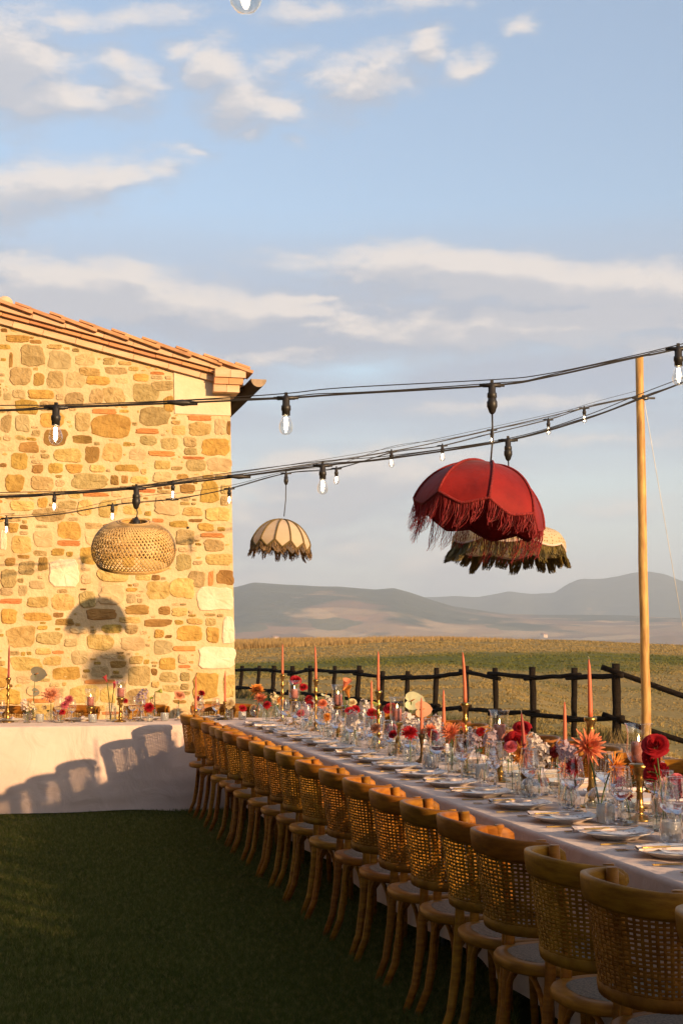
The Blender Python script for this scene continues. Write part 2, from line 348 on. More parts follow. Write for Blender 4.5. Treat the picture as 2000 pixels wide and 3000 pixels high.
def dup(root, loc, rz=0., label=None, group=None, scale=None, tilt=None):
    r = root.copy(); C.objects.link(r); r.location = loc; r.rotation_euler = (tilt[0] if tilt else 0, tilt[1] if tilt else 0, rz)
    if scale: r.scale = scale if not isinstance(scale, (int, float)) else (scale,)*3
    if label: r['label'] = label
    if group: r['group'] = group
    for ch, gs in kids(root):
        c = ch.copy(); C.objects.link(c); c.parent = r
        for g in gs:
            d = g.copy(); C.objects.link(d); d.parent = c
    return r
class Proto:
    """First use moves the built thing itself, later uses copy it."""
    def __init__(s, root): s.root = root; s.used = False; s.home = kids(root)
    def put(s, loc, rz=0., label=None, group=None, scale=None, tilt=None):
        if not s.used:
            s.used = True; r = s.root; r.location = loc; r.rotation_euler = (tilt[0] if tilt else 0, tilt[1] if tilt else 0, rz)
            if scale: r.scale = scale if not isinstance(scale, (int, float)) else (scale,)*3
            r['label'] = label
            if group: r['group'] = group
            return r
        r = dup(s.root, loc, rz, label, group, scale, tilt)
        if not scale: r.scale = (1, 1, 1)
        return r
ORD = 'first second third fourth fifth sixth seventh eighth ninth tenth eleventh twelfth thirteenth fourteenth fifteenth sixteenth seventeenth eighteenth nineteenth twentieth twenty-first twenty-second twenty-third twenty-fourth'.split()
def struct(o): o['kind'] = 'structure'; return o
def stuff(o): o['kind'] = 'stuff'; return o
# ------------------------------------------------------------------ ground, field, hills
def sstep(e0, e1, x):
    t = np.clip((x-e0)/(e1-e0), 0, 1); return t*t*(3-2*t)
def vnoise(x, y, seed=0):
    """smooth value noise for numpy arrays"""
    xi = np.floor(x).astype(np.int64); yi = np.floor(y).astype(np.int64); xf = x-xi; yf = y-yi
    def h(a, b):
        n = (a*374761393 + b*668265263 + seed*974634777) & 0x7fffffff
        n = ((n ^ (n >> 13))*1274126177) & 0x7fffffff
        return ((n ^ (n >> 16)) & 0xffff)/65535.
    u = xf*xf*(3-2*xf); w = yf*yf*(3-2*yf)
    return (h(xi, yi)*(1-u)+h(xi+1, yi)*u)*(1-w) + (h(xi, yi+1)*(1-u)+h(xi+1, yi+1)*u)*w
def fbm(x, y, o=5, seed=0):
    r = 0; a = .5; s = 0
    for i in range(o): r = r + a*vnoise(x*2**i, y*2**i, seed+i); s += a; a *= .5
    return r/s
def GZ(X, Y):
    """height of the ground"""
    X = np.asarray(X, float); Y = np.asarray(Y, float)
    z = X*FWD.x + Y*FWD.y; a = X*RGT.x + Y*RGT.y
    zz = np.maximum(z, 1.); u = 1000 + a/zz*F
    vc = np.interp(u, [-800, 400, 690, 1000, 1300, 1700, 2000, 2500, 4000], [1900, 1890, 1886, 1878, 1870, 1877, 1892, 1912, 1960])
    crest = 1.5 + (1883-vc)/F*130
    t = np.clip((z-27)/(130-27), 0, 1); rise = crest*(t*1.25 - .25*t*t)
    drop = -sstep(132, 420, z)*22 - sstep(300, 1400, z)*55
    r = np.hypot(X, Y)
    side = 1 - sstep(1.0, 2.2, np.abs(a)/zz)                       # level again far to the sides and behind
    h = np.where(z > 27, (rise + drop)*side, 0) + np.where(z <= 27, 0, 0)
    h = h - sstep(200, 1400, r)*60*(1-side)*(z > -1e9)
    h = h - np.clip((a-4.25)*.34, 0, 1.1)*sstep(17.5, 20.5, z)*(1-sstep(30, 60, z))
    rough = (fbm(X*.25, Y*.25, 3, 3)-.5)*.18*sstep(26, 40, z)
    return h + rough
# polar sheet, finest where the photo looks
phis = np.concatenate([np.linspace(-180, -26, 40, endpoint=False), np.linspace(-26, 28, 190, endpoint=False), np.linspace(28, 180, 40, endpoint=False)])
rads = np.concatenate([[0.01, 3, 6, 9], np.geomspace(11, 420, 100)])
PH, RR = np.meshgrid(np.radians(phis), rads, indexing='ij')
def polar(PH, RR): return (RR*(np.sin(PH)*RGT.x + np.cos(PH)*FWD.x), RR*(np.sin(PH)*RGT.y + np.cos(PH)*FWD.y))
def grid_mesh(name, X, Y, Z, closed=True):
    nu, nv = X.shape; vs = np.stack([X, Y, Z], -1).reshape(-1, 3)
    I = np.arange(nu if closed else nu-1)[:, None]; J = np.arange(nv-1)[None, :]
    a = I*nv+J; b = ((I+1) % nu)*nv+J
    fs = np.stack([a, a+1, b+1, b], -1).reshape(-1, 4)
    me = bpy.data.meshes.new(name); me.from_pydata(vs.tolist(), [], fs.tolist()); me.update()
    me.polygons.foreach_set('use_smooth', [True]*len(me.polygons)); return me
GX, GY = polar(PH, RR)
def field_mat(blades=False):
    m = bpy.data.materials.new('dry_field'); m.use_nodes = True; t = m.node_tree; b = t.nodes['Principled BSDF']; b.inputs['Roughness'].default_value = .95; b.inputs['Specular IOR Level'].default_value = .1
    geo = t.nodes.new('ShaderNodeNewGeometry')
    # position in camera-heading metres so that the mown bands lie across the slope
    def noise(scale, sx, sy, detail=4, rough=.55):
        mp = t.nodes.new('ShaderNodeMapping'); mp.vector_type = 'POINT'; mp.inputs['Rotation'].default_value = (0, 0, YAW); mp.inputs['Scale'].default_value = (sx, sy, 0)
        t.links.new(geo.outputs['Position'], mp.inputs['Vector'])
        n = t.nodes.new('ShaderNodeTexNoise'); n.inputs['Scale'].default_value = scale; n.inputs['Detail'].default_value = detail; n.inputs['Roughness'].default_value = rough; t.links.new(mp.outputs[0], n.inputs['Vector']); return n.outputs[0]
    mp = t.nodes.new('ShaderNodeMapping'); mp.inputs['Rotation'].default_value = (0, 0, YAW); t.links.new(geo.outputs['Position'], mp.inputs['Vector'])
    sp = t.nodes.new('ShaderNodeSeparateXYZ'); t.links.new(mp.outputs[0], sp.inputs[0]); A, D = sp.outputs[0], sp.outputs[1]
    wob = math_node(t, 'MULTIPLY_ADD', noise(.10, 1, 1), 20, -10)
    Dw = math_node(t, 'ADD', D, wob)
    # a green strip of regrowth across the slope, 62 to 95 m off on the right, nearer on the left
    cen = math_node(t, 'MULTIPLY_ADD', A, .62, 60)
    band = math_node(t, 'SUBTRACT', 1.0, math_node(t, 'DIVIDE', math_node(t, 'ABSOLUTE', math_node(t, 'SUBTRACT', Dw, cen)), 13.), clamp=True)
    patch = math_node(t, 'MULTIPLY_ADD', noise(.22, 1, .55, 5), 4.2, -2.15, clamp=True)
    right = math_node(t, 'MULTIPLY_ADD', A, .13, .1, clamp=True)
    near = math_node(t, 'MULTIPLY', math_node(t, 'MULTIPLY', patch, right), math_node(t, 'MULTIPLY_ADD', D, -.02, 1.75, clamp=True))
    fine = noise(2.6, 1, 1, 3)
    g = math_node(t, 'ADD', math_node(t, 'MULTIPLY', band, 2.3), math_node(t, 'MULTIPLY', near, 1.25))
    g = math_node(t, 'MULTIPLY', g, math_node(t, 'MULTIPLY_ADD', fine, 2.4, -.45, clamp=True), clamp=True)
    f2 = noise(5.0, 1, 1, 5)
    dry = t.nodes.new('ShaderNodeMix'); dry.data_type = 'RGBA'
    t.links.new(math_node(t, 'MULTIPLY_ADD', f2, 3., -1., clamp=True), dry.inputs['Factor'])
    k = 1.0 if blades else 1.0
    dry.inputs['A'].default_value = (.235*k, .162*k, .055*k, 1); dry.inputs['B'].default_value = (.345*k, .25*k, .09*k, 1)
    grn = t.nodes.new('ShaderNodeMix'); grn.data_type = 'RGBA'; t.links.new(fine, grn.inputs['Factor'])
    grn.inputs['A'].default_value = (.082, .088, .015, 1); grn.inputs['B'].default_value = (.155, .150, .034, 1)
    mx = t.nodes.new('ShaderNodeMix'); mx.data_type = 'RGBA'; t.links.new(g, mx.inputs['Factor']); t.links.new(dry.outputs['Result'], mx.inputs['A']); t.links.new(grn.outputs['Result'], mx.inputs['B'])
    t.links.new(mx.outputs['Result'], b.inputs['Base Color'])
    if not blades:
        bp = t.nodes.new('ShaderNodeBump'); bp.inputs['Strength'].default_value = 1.; bp.inputs['Distance'].default_value = .05
        t.links.new(noise(3.2, 1, 1, 6, .7), bp.inputs['Height']); t.links.new(bp.outputs[0], b.inputs['Normal'])
    return m
struct(link('field', grid_mesh('field', GX, GY, GZ(GX, GY)), field_mat()))
GRASS_DARK = pmat('lawn_soil', (.034, .044, .011), (.055, .056, .017), rough=.95, scale=2.2, bump=1., bscale=40, spec=.1)
# lawn sheet and gravel yard, each a few millimetres above the sheet below
def sheet(name, x0, x1, y0, y1, dz, m, nx=60, ny=80, amp=0., holes=None):
    xs = np.linspace(x0, x1, nx); ys = np.linspace(y0, y1, ny); X, Y = np.meshgrid(xs, ys, indexing='ij')
    Z = GZ(X, Y) + dz + (fbm(X*1.2, Y*1.2, 3, 9)-.5)*amp
    return struct(link(name, grid_mesh(name, X, Y, Z, closed=False), m))
sheet('lawn', -12, 3.95, -6, 16.5, .008, GRASS_DARK)
GRAVEL = pmat('gravel', (.23, .17, .11), (.12, .09, .06), rough=.95, scale=55, bump=1., bscale=70, spec=.15, bdist=.02)
sheet('gravel_yard', 3.95, 9.3, -6, 21, .006, GRAVEL)

def blades(name, P, H, Wd, m, lean=.5, seg2=False):
    """one mesh of grass blades: P (n,3) roots, H heights, Wd widths"""
    n = len(P); ang = rng.uniform(0, 2*PI, n); la = rng.uniform(0, 2*PI, n); ll = rng.uniform(0, lean, n)*H
    dx = np.cos(ang)*Wd*.5; dy = np.sin(ang)*Wd*.5
    tip = P + np.stack([np.cos(la)*ll, np.sin(la)*ll, H], -1)
    v = np.empty((n, 3, 3)); v[:, 0] = P; v[:, 0, 0] -= dx; v[:, 0, 1] -= dy; v[:, 1] = P; v[:, 1, 0] += dx; v[:, 1, 1] += dy; v[:, 2] = tip
    me = bpy.data.meshes.new(name); me.vertices.add(3*n); me.vertices.foreach_set('co', v.reshape(-1))
    me.loops.add(3*n); me.loops.foreach_set('vertex_index', np.arange(3*n, dtype=np.int32))
    me.polygons.add(n); me.polygons.foreach_set('loop_start', np.arange(0, 3*n, 3, dtype=np.int32)); me.polygons.foreach_set('loop_total', np.full(n, 3, dtype=np.int32))
    me.update(); me.validate(); return stuff(link(name, me, m))
LAWN_BLADE = pmat('lawn_blades', (.095, .118, .020), (.34, .27, .095), rough=.75, scale=34, detail=9, spec=.15, trans=.25, lo=.46, hi=.76)
n = 460000
zz = 4.6*(14.2/4.6)**rng.uniform(0, 1, n)**.9; uu = rng.uniform(-480, 1500, n)
a_ = (uu-1000)/F*zz
X_ = a_*RGT.x + zz*FWD.x; Y_ = a_*RGT.y + zz*FWD.y
k = (X_ < 2.2) & (Y_ < 13.2) & (fbm(X_*3, Y_*3, 3, 2) > .05)
X_, Y_ = X_[k], Y_[k]
hh = rng.uniform(.016, .050, len(X_))*(.35+1.3*fbm(X_*2.2, Y_*2.2, 4, 8)); 
blades('grass_blades', np.stack([X_, Y_, GZ(X_, Y_)+.004], -1), hh, rng.uniform(.003, .006, len(X_))*(1+Y_*.06), LAWN_BLADE, lean=1.3)
# stubble over the near slope
n = 150000
zz = 23*(135/23)**rng.uniform(0, 1, n); uu = rng.uniform(560, 2200, n); a_ = (uu-1000)/F*zz
X_ = a_*RGT.x + zz*FWD.x; Y_ = a_*RGT.y + zz*FWD.y
k = (X_ > 9.2 - (Y_-20.2)*.208) & ((X_ > 3.2))
X_, Y_, zz = X_[k], Y_[k], zz[k]
den = fbm(X_*.9, Y_*.9, 4, 21); k = den > .40; X_, Y_, zz, den = X_[k], Y_[k], zz[k], den[k]
blades('field_stubble', np.stack([X_, Y_, GZ(X_, Y_)-.01], -1), rng.uniform(.02, .06, len(X_))*(.7+zz/130)*(.4+1.2*den), rng.uniform(.02, .05, len(X_))*(.6+zz/60), field_mat(True), lean=2.2)
# the strip of tall dry grass along the crest
WHEAT = pmat('dry_straw', (.46, .31, .125), (.34, .22, .08), rough=.9, scale=.6, spec=.1, trans=.3, lo=.3, hi=.7)
n = 60000
uu = rng.uniform(380, 1560, n); f = np.clip((uu-690)/(1500-690), 0, 1)
zz = 96 + 26*f + rng.uniform(0, 1, n)**1.3*(34-22*f)
keep = rng.uniform(0, 1, n) < (1-.95*f)**1.3
uu, zz, f = uu[keep], zz[keep], f[keep]; a_ = (uu-1000)/F*zz
X_ = a_*RGT.x + zz*FWD.x; Y_ = a_*RGT.y + zz*FWD.y
blades('dry_grass', np.stack([X_, Y_, GZ(X_, Y_)-.02], -1), rng.uniform(.28, .58, len(X_))*(1-.62*f)*(.65+.8*fbm(X_*.3, Y_*.3, 3, 5)), rng.uniform(.05, .11, len(X_)), WHEAT, lean=.35)
# weeds along the fence and scrub in the gravel
WEED = pmat('roadside_weeds', (.10, .12, .03), (.24, .16, .06), rough=.9, scale=1.5, trans=.3)
n = 9000; t_ = rng.uniform(-.05, 1.05, n)
X_ = 9.2 + (6.0-9.2)*t_ + rng.normal(0, .22, n); Y_ = 20.2 + 15.4*t_ + rng.normal(0, .15, n)
k = fbm(X_*1.1, Y_*1.1, 3, 77) > .50; X_, Y_ = X_[k], Y_[k]
blades('roadside_weeds', np.stack([X_, Y_, GZ(X_, Y_)], -1), rng.uniform(.05, .24, len(X_)), rng.uniform(.012, .03, len(X_)), WEED, lean=.8)
# pebbles on the yard
PEB = pmat('pebbles', (.34, .25, .17), (.17, .12, .08), rough=.9, scale=9, detail=1)
def pebbles(n):
    zz = rng.uniform(13, 22, n); uu = rng.uniform(1350, 2100, n); a_ = (uu-1000)/F*zz
    X_ = a_*RGT.x + zz*FWD.x; Y_ = a_*RGT.y + zz*FWD.y; k = (X_ > 4.0); X_, Y_ = X_[k], Y_[k]; n = len(X_)
    s = rng.uniform(.008, .022, n)*rng.uniform(.6, 1.2, n); base = np.array([[1, 0, .3], [-.5, .87, .3], [-.5, -.87, .3], [0, 0, 1.]])
    v = base[None]*s[:, None, None]*np.array([1, 1, .8]); rot = rng.uniform(0, 2*PI, n); c, sn = np.cos(rot), np.sin(rot)
    vx = v[..., 0]*c[:, None]-v[..., 1]*sn[:, None]; vy = v[..., 0]*sn[:, None]+v[..., 1]*c[:, None]
    v = np.stack([vx + X_[:, None], vy + Y_[:, None], v[..., 2] + GZ(X_, Y_)[:, None]], -1).reshape(-1, 3)
    o = np.arange(n)[:, None, None]*4; f = (np.array([[0, 1, 3], [1, 2, 3], [2, 0, 3]])[None] + o).reshape(-1, 3)
    me = bpy.data.meshes.new('gravel'); me.from_pydata(v.tolist(), [], f.tolist()); me.update(); stuff(link('gravel', me, PEB))
pebbles(16000)

# ---- valley and ridges
R1 = ([-2500, -600, 300, 690, 740, 820, 1000, 1100, 1150, 1200, 1260, 1330, 1480, 1700, 2000, 2600, 3600], [1800, 1760, 1735, 1726, 1712, 1715, 1722, 1731, 1727, 1741, 1761, 1782, 1800, 1806, 1812, 1800, 1820])
R2 = ([-2500, 300, 1000, 1260, 1340, 1400, 1460, 1490, 1560, 1620, 1660, 1700, 1740, 1800, 1850, 1900, 1950, 2000, 2100, 2600, 3600], [1820, 1790, 1775, 1757, 1752, 1755, 1742, 1735, 1748, 1745, 1718, 1705, 1708, 1700, 1690, 1686, 1695, 1715, 1740, 1780, 1800])
D1, D2 = 4500., 6800.
def HZ(ph, r):
    u = 1000 + np.tan(np.clip(ph, -1.0, 1.0))*F
    back = sstep(.75, 1.1, np.abs(ph))
    x = r*np.sin(ph); y = r*np.cos(ph)
    h1 = (1883-np.interp(u, *R1))/F*D1*(1-back) + 60*back; h2 = (1883-np.interp(u, *R2))/F*D2*(1-back) + 90*back
    nz = fbm(x/900, y/900, 6, 31)-.5; n2 = fbm(x/260, y/260, 5, 47)-.5
    floor = -78 + 52*sstep(900, 3300, r) + 22*sstep(2500, 3600, r)
    g1 = np.where(r < D1, sstep(2700, D1, r)**1.25, 1-sstep(D1, D1+1500, r)*.85)
    g2 = np.where(r < D2, sstep(5000, D2, r)**1.1, 1-sstep(D2, 8800, r))
    up1 = (h1+4)*g1 + nz*120*g1*(1-.75*np.exp(-((r-D1)/350)**2)); up2 = (h2+4)*g2 + nz*120*g2*(1-.75*np.exp(-((r-D2)/400)**2))
    z = floor + np.maximum(np.maximum(up1 - floor*g1, up2 - floor*g2), 0) + n2*26*sstep(1200, 3000, r)*(1-.6*np.exp(-((r-D1)/250)**2)) 
    return z
ph2 = np.concatenate([np.linspace(-180, -30, 50, endpoint=False), np.linspace(-30, 32, 330, endpoint=False), np.linspace(32, 180, 50, endpoint=False)])
r2 = np.concatenate([np.geomspace(395, 2600, 26), np.linspace(2680, 7000, 84), np.linspace(7100, 9000, 8)])
P2, Q2 = np.meshgrid(np.radians(ph2), r2, indexing='ij'); X2, Y2 = polar(P2, Q2); Z2 = HZ(P2, Q2)
Z2[:, 0] = GZ(X2[:, 0], Y2[:, 0]) - 1.0
Z2[:, :8] = np.minimum(Z2[:, :8], GZ(X2[:, :8], Y2[:, :8])-1.0)
def hill_mat():
    m = bpy.data.materials.new('valley_and_hills'); m.use_nodes = True; t = m.node_tree; b = t.nodes['Principled BSDF']; b.inputs['Roughness'].default_value = 1.; b.inputs['Specular IOR Level'].default_value = 0.
    geo = t.nodes.new('ShaderNodeNewGeometry'); sp = t.nodes.new('ShaderNodeSeparateXYZ'); t.links.new(geo.outputs['Position'], sp.inputs[0])
    def noise(scale, detail=5):
        n = t.nodes.new('ShaderNodeTexNoise'); n.inputs['Scale'].default_value = scale; n.inputs['Detail'].default_value = detail; t.links.new(geo.outputs['Position'], n.inputs['Vector']); return n
    wob = noise(.003); va = t.nodes.new('ShaderNodeVectorMath'); va.operation = 'MULTIPLY_ADD'; t.links.new(wob.outputs['Color'], va.inputs[0]); va.inputs[1].default_value = (260, 260, 0); t.links.new(geo.outputs['Position'], va.inputs[2])
    vo = t.nodes.new('ShaderNodeTexVoronoi'); vo.inputs['Scale'].default_value = .0075; vo.voronoi_dimensions = '2D'; t.links.new(va.outputs[0], vo.inputs['Vector'])
    sv = t.nodes.new('ShaderNodeSeparateColor'); t.links.new(vo.outputs['Color'], sv.inputs[0])
    cr = t.nodes.new('ShaderNodeValToRGB'); e = cr.color_ramp; e.interpolation = 'CONSTANT'
    cols = [(0, (.26, .155, .075)), (.2, (.34, .21, .10)), (.38, (.20, .115, .06)), (.55, (.42, .28, .14)), (.68, (.14, .12, .05)), (.8, (.30, .17, .085)), (.92, (.46, .32, .17))]
    e.elements[0].position = 0; e.elements[0].color = (*cols[0][1], 1); e.elements[1].position = cols[1][0]; e.elements[1].color = (*cols[1][1], 1)
    for p, c in cols[2:]: x = e.elements.new(p); x.color = (*c, 1)
    t.links.new(sv.outputs[0], cr.inputs[0])
    wood = noise(.0042, 8)
    hgt = math_node(t, 'MULTIPLY_ADD', sp.outputs[2], .016, -1.05)
    fo = math_node(t, 'ADD', hgt, math_node(t, 'MULTIPLY_ADD', wood.outputs[0], 5.0, -2.35)); fo = math_node(t, 'MULTIPLY', fo, 2.0, clamp=True)
    fn = noise(.02, 6); fc = t.nodes.new('ShaderNodeMix'); fc.data_type = 'RGBA'; t.links.new(fn.outputs[0], fc.inputs['Factor']); fc.inputs['A'].default_value = (.022, .030, .012, 1); fc.inputs['B'].default_value = (.11, .10, .045, 1)
    mx = t.nodes.new('ShaderNodeMix'); mx.data_type = 'RGBA'; t.links.new(fo, mx.inputs['Factor']); t.links.new(cr.outputs[0], mx.inputs['A']); t.links.new(fc.outputs['Result'], mx.inputs['B'])
    t.links.new(mx.outputs['Result'], b.inputs['Base Color'])
    bp = t.nodes.new('ShaderNodeBump'); bp.inputs['Strength'].default_value = .8; bp.inputs['Distance'].default_value = 14; t.links.new(fn.outputs[0], bp.inputs['Height']); t.links.new(bp.outputs[0], b.inputs['Normal'])
    return m
struct(link('hills', grid_mesh('hills', X2, Y2, Z2), hill_mat()))
def hill_at(u, r):
    ph = math.atan((u-1000)/F); z = float(HZ(np.array([ph]), np.array([r]))[0])
    x, y = polar(ph, r); return Vector((float(x), float(y), z))
# a far row of trees and two farmhouses down in the valley
CROWN = pmat('far_foliage', (.030, .036, .014), (.06, .058, .022), rough=1., scale=.3)
mb = MB()
for i in range(46):
    p = hill_at(random.uniform(1690, 1790) if i < 34 else random.uniform(1940, 2040), 2150+random.uniform(-30, 30)); h = random.uniform(7, 13); w = h*random.uniform(.35, .55)
    prof = [(w*.25, 0), (w*.8, h*.25), (w, h*.5), (w*.7, h*.8), (0.01, h)]
    jit = random.random()*6; mb.lathe(prof, 9, p, mod=lambda a, z: 1+.25*math.sin(3*a+jit+z))
stuff(mb.build('woodland', CROWN))
HW = pmat('far_plaster', (.62, .48, .34)); HR = pmat('far_roof_tiles', (.34, .16, .08))
for (u, r, lab) in ((806, 3150, 'tiny pale farmhouse on the valley slope close to the stone corner'), (1590, 3300, 'tiny pale farmhouse far across the valley between the lamps and pole')):
    p = hill_at(u, r); t = thing('distant_farmhouse', lab, 'house', p, .6, 'farmhouses far across the valley')
    b_ = MB(); b_.box(-8, 8, -5, 5, -3, 7); b_.build('wall', HW, t)
    b_ = MB(); b_.add([(-8.6, -5.8, 6.8), (8.6, -5.8, 6.8), (8.6, 5.8, 6.8), (-8.6, 5.8, 6.8), (-8.6, 0, 10), (8.6, 0, 10)], [(0, 1, 5, 4), (2, 3, 4, 5), (0, 4, 3), (1, 2, 5), (3, 2, 1, 0)], False); b_.build('roof', HR, t)

# ---- the air over the valley
hb = MB(); hb.box(-9600, 9600, -9600, 9600, -140, 420)
hz = hb.build('haze', None); hz['kind'] = 'stuff'
hm = bpy.data.materials.new('valley_haze'); hm.use_nodes = True; t = hm.node_tree; t.nodes.clear()
o_ = t.nodes.new('ShaderNodeOutputMaterial'); pv = t.nodes.new('ShaderNodeVolumePrincipled')
pv.inputs['Color'].default_value = (.68, .83, 1., 1); pv.inputs['Density'].default_value = 1.9e-4; pv.inputs['Anisotropy'].default_value = 0.0
t.links.new(pv.outputs[0], o_.inputs['Volume']); hz.data.materials.append(hm)

# ------------------------------------------------------------------ the stone farmhouse
WY = 15.3                                        # plane of the gable wall
fh = thing('stone_farmhouse', 'golden rubble stone farmhouse gable with tiled verge and gutter behind the head table', 'farmhouse', (2.49, WY, 0))
def wp(u, v): p = at_Y(u, v, WY); return p.x, p.z
cx0, cz0 = wp(690, 2090); cx1, cz1 = wp(675, 1200)
def xr(z): return cx0 + (cx1-cx0)*(z-cz0)/(cz1-cz0)
vA = wp(0, 945); vB = wp(619, 1112)
vs_ = (vB[1]-vA[1])/(vB[0]-vA[0])                # verge slope
def zt(x): return vA[1] + vs_*(x-vA[0])
OX, OY = 2.49, WY
def local(p): return (p[0]-OX, p[1]-OY, p[2])
MORTAR = pmat('lime_mortar', (.66, .50, .285), (.56, .40, .21), rough=.95, scale=3.5, bump=.9, bscale=26, spec=.1, bdist=.014, detail=7)
RX = -3.4; RZ = zt(RX)
LX = RX - (2.49-RX)
b_ = MB(); x1b, x1t = xr(0), xr(zt(xr(4)))
pts = [(LX, 0), (x1b, 0), (x1t, zt(x1t)), (RX, RZ), (LX, zt(2.43))]
n_ = len(pts)
vsx = [local((x, WY, z)) for x, z in pts] + [local((x, WY+9, z)) for x, z in pts]
b_.add(vsx, [tuple(range(n_))[::1], tuple(range(n_, 2*n_))[::-1]] + [(i, i+n_, (i+1) % n_+n_, (i+1) % n_) for i in range(n_)], False)
wall = b_.build('wall', MORTAR, fh)
SC = {
 'ochre': pmat('ochre_stone', (.50, .325, .085), (.36, .215, .05), rough=.9, scale=9, detail=9, bump=1., bdist=.022, bscale=22, vary=.16, spec=.15),
 'gold': pmat('golden_stone', (.57, .41, .16), (.43, .29, .095), rough=.9, scale=10, detail=9, bump=1., bdist=.022, bscale=24, vary=.14, spec=.15),
 'olive': pmat('olive_grey_stone', (.46, .34, .15), (.34, .24, .095), rough=.9, scale=11, detail=9, bump=1., bdist=.022, bscale=28, vary=.16, spec=.15),
 'dark': pmat('dark_brown_stone', (.36, .215, .065), (.22, .125, .036), rough=.9, scale=6, bump=.9, bscale=24, vary=.2, spec=.15),
 'pale': pmat('pale_stone', (.60, .45, .245), (.50, .35, .17), rough=.9, scale=10, detail=9, bump=.7, bscale=24, vary=.10, spec=.15),
 'white': pmat('white_limestone', (.76, .635, .455), (.66, .53, .35), rough=.9, scale=7, bump=.9, bscale=22, vary=.06, spec=.15),
 'brick': pmat('old_brick', (.58, .25, .085), (.50, .20, .065), rough=.9, scale=9, bump=.6, bscale=40, vary=.16, spec=.15),
 'grey': pmat('grey_stone', (.50, .385, .20), (.39, .285, .135), rough=.9, scale=12, detail=9, bump=.8, bscale=26, vary=.14, spec=.15),
}
placed = []
rubble = {}
n_single = 0
def stone(x0, x1, z0, z1, kind, power=3.2, jit=.085, rot=0., proud=None):
    global n_single
    """a rubble stone with uneven outline bedded in the mortar"""
    cx, cz = (x0+x1)/2, (z0+z1)/2; hx, hz_ = (x1-x0)/2, (z1-z0)/2
    n = 20; ph = random.random()*6; outl = []; rg = power > 8.5; wq = .05 if rg else .17
    q = [(random.uniform(-wq, wq)*hx, random.uniform(-wq, wq)*hz_) for _ in range(4)]
    for i in range(n):
        a = 2*PI*(i+.5*random.uniform(-.6, .6))/n; c, s = math.cos(a), math.sin(a)
        r = (abs(c)**power+abs(s)**power)**(-1/power)*(1 - abs(random.gauss(0, jit*.75)) + .025*math.sin(3*a+ph)); r = min(r, 1.35); x = c*r; z = s*r
        wx = sum(q[k][0]*((1+x*sx)/2)*((1+z*sz)/2) for k, (sx, sz) in enumerate(((-1, -1), (1, -1), (1, 1), (-1, 1))))
        wz = sum(q[k][1]*((1+x*sx)/2)*((1+z*sz)/2) for k, (sx, sz) in enumerate(((-1, -1), (1, -1), (1, 1), (-1, 1))))
        outl.append((x*hx+wx, z*hz_+wz))
    d = proud if proud is not None else random.uniform(.003, .015); ch = min(.008, hx*.2, hz_*.2)
    vs = []; fs = []
    for (x, z) in outl: vs.append((x, .03, z))
    for (x, z) in outl: vs.append((x, -d*.45, z))
    for (x, z) in outl: vs.append((x*(1-ch/hx), -d+random.uniform(-.0025, .0025), z*(1-ch/hz_)))
    for (x, z) in outl: vs.append((x*.5, -d+random.uniform(-.005, .004), z*.5))
    vs.append((0, -d+random.uniform(-.005, .004), 0))
    for k in range(3):
        for i in range(n): fs.append((k*n+i, k*n+(i+1) % n, (k+1)*n+(i+1) % n, (k+1)*n+i))
    for i in range(n): fs.append((3*n+i, 3*n+(i+1) % n, 4*n))
    if n_single >= 300:                                   # past the largest three hundred: joined by kind of stone
        o = local((cx, WY, cz)); rubble.setdefault(kind, MB()).add([(a+o[0], b+o[1], c_+o[2]) for a, b, c_ in vs], fs, False); return
    n_single += 1
    m_ = MB(); m_.add(vs, fs, False)
    m_.build('brick' if kind == 'brick' else 'stone', SC[kind], wall, local((cx, WY, cz)))
def px_stone(u0, v0, u1, v1, kind, power=4., **k):
    xa, za = wp(u0, v1); xb, zb = wp(u1, v0); placed.append((xa-.006, xb+.006, za-.006, zb+.006)); stone(xa, xb, za, zb, kind, power*1.35, **k)
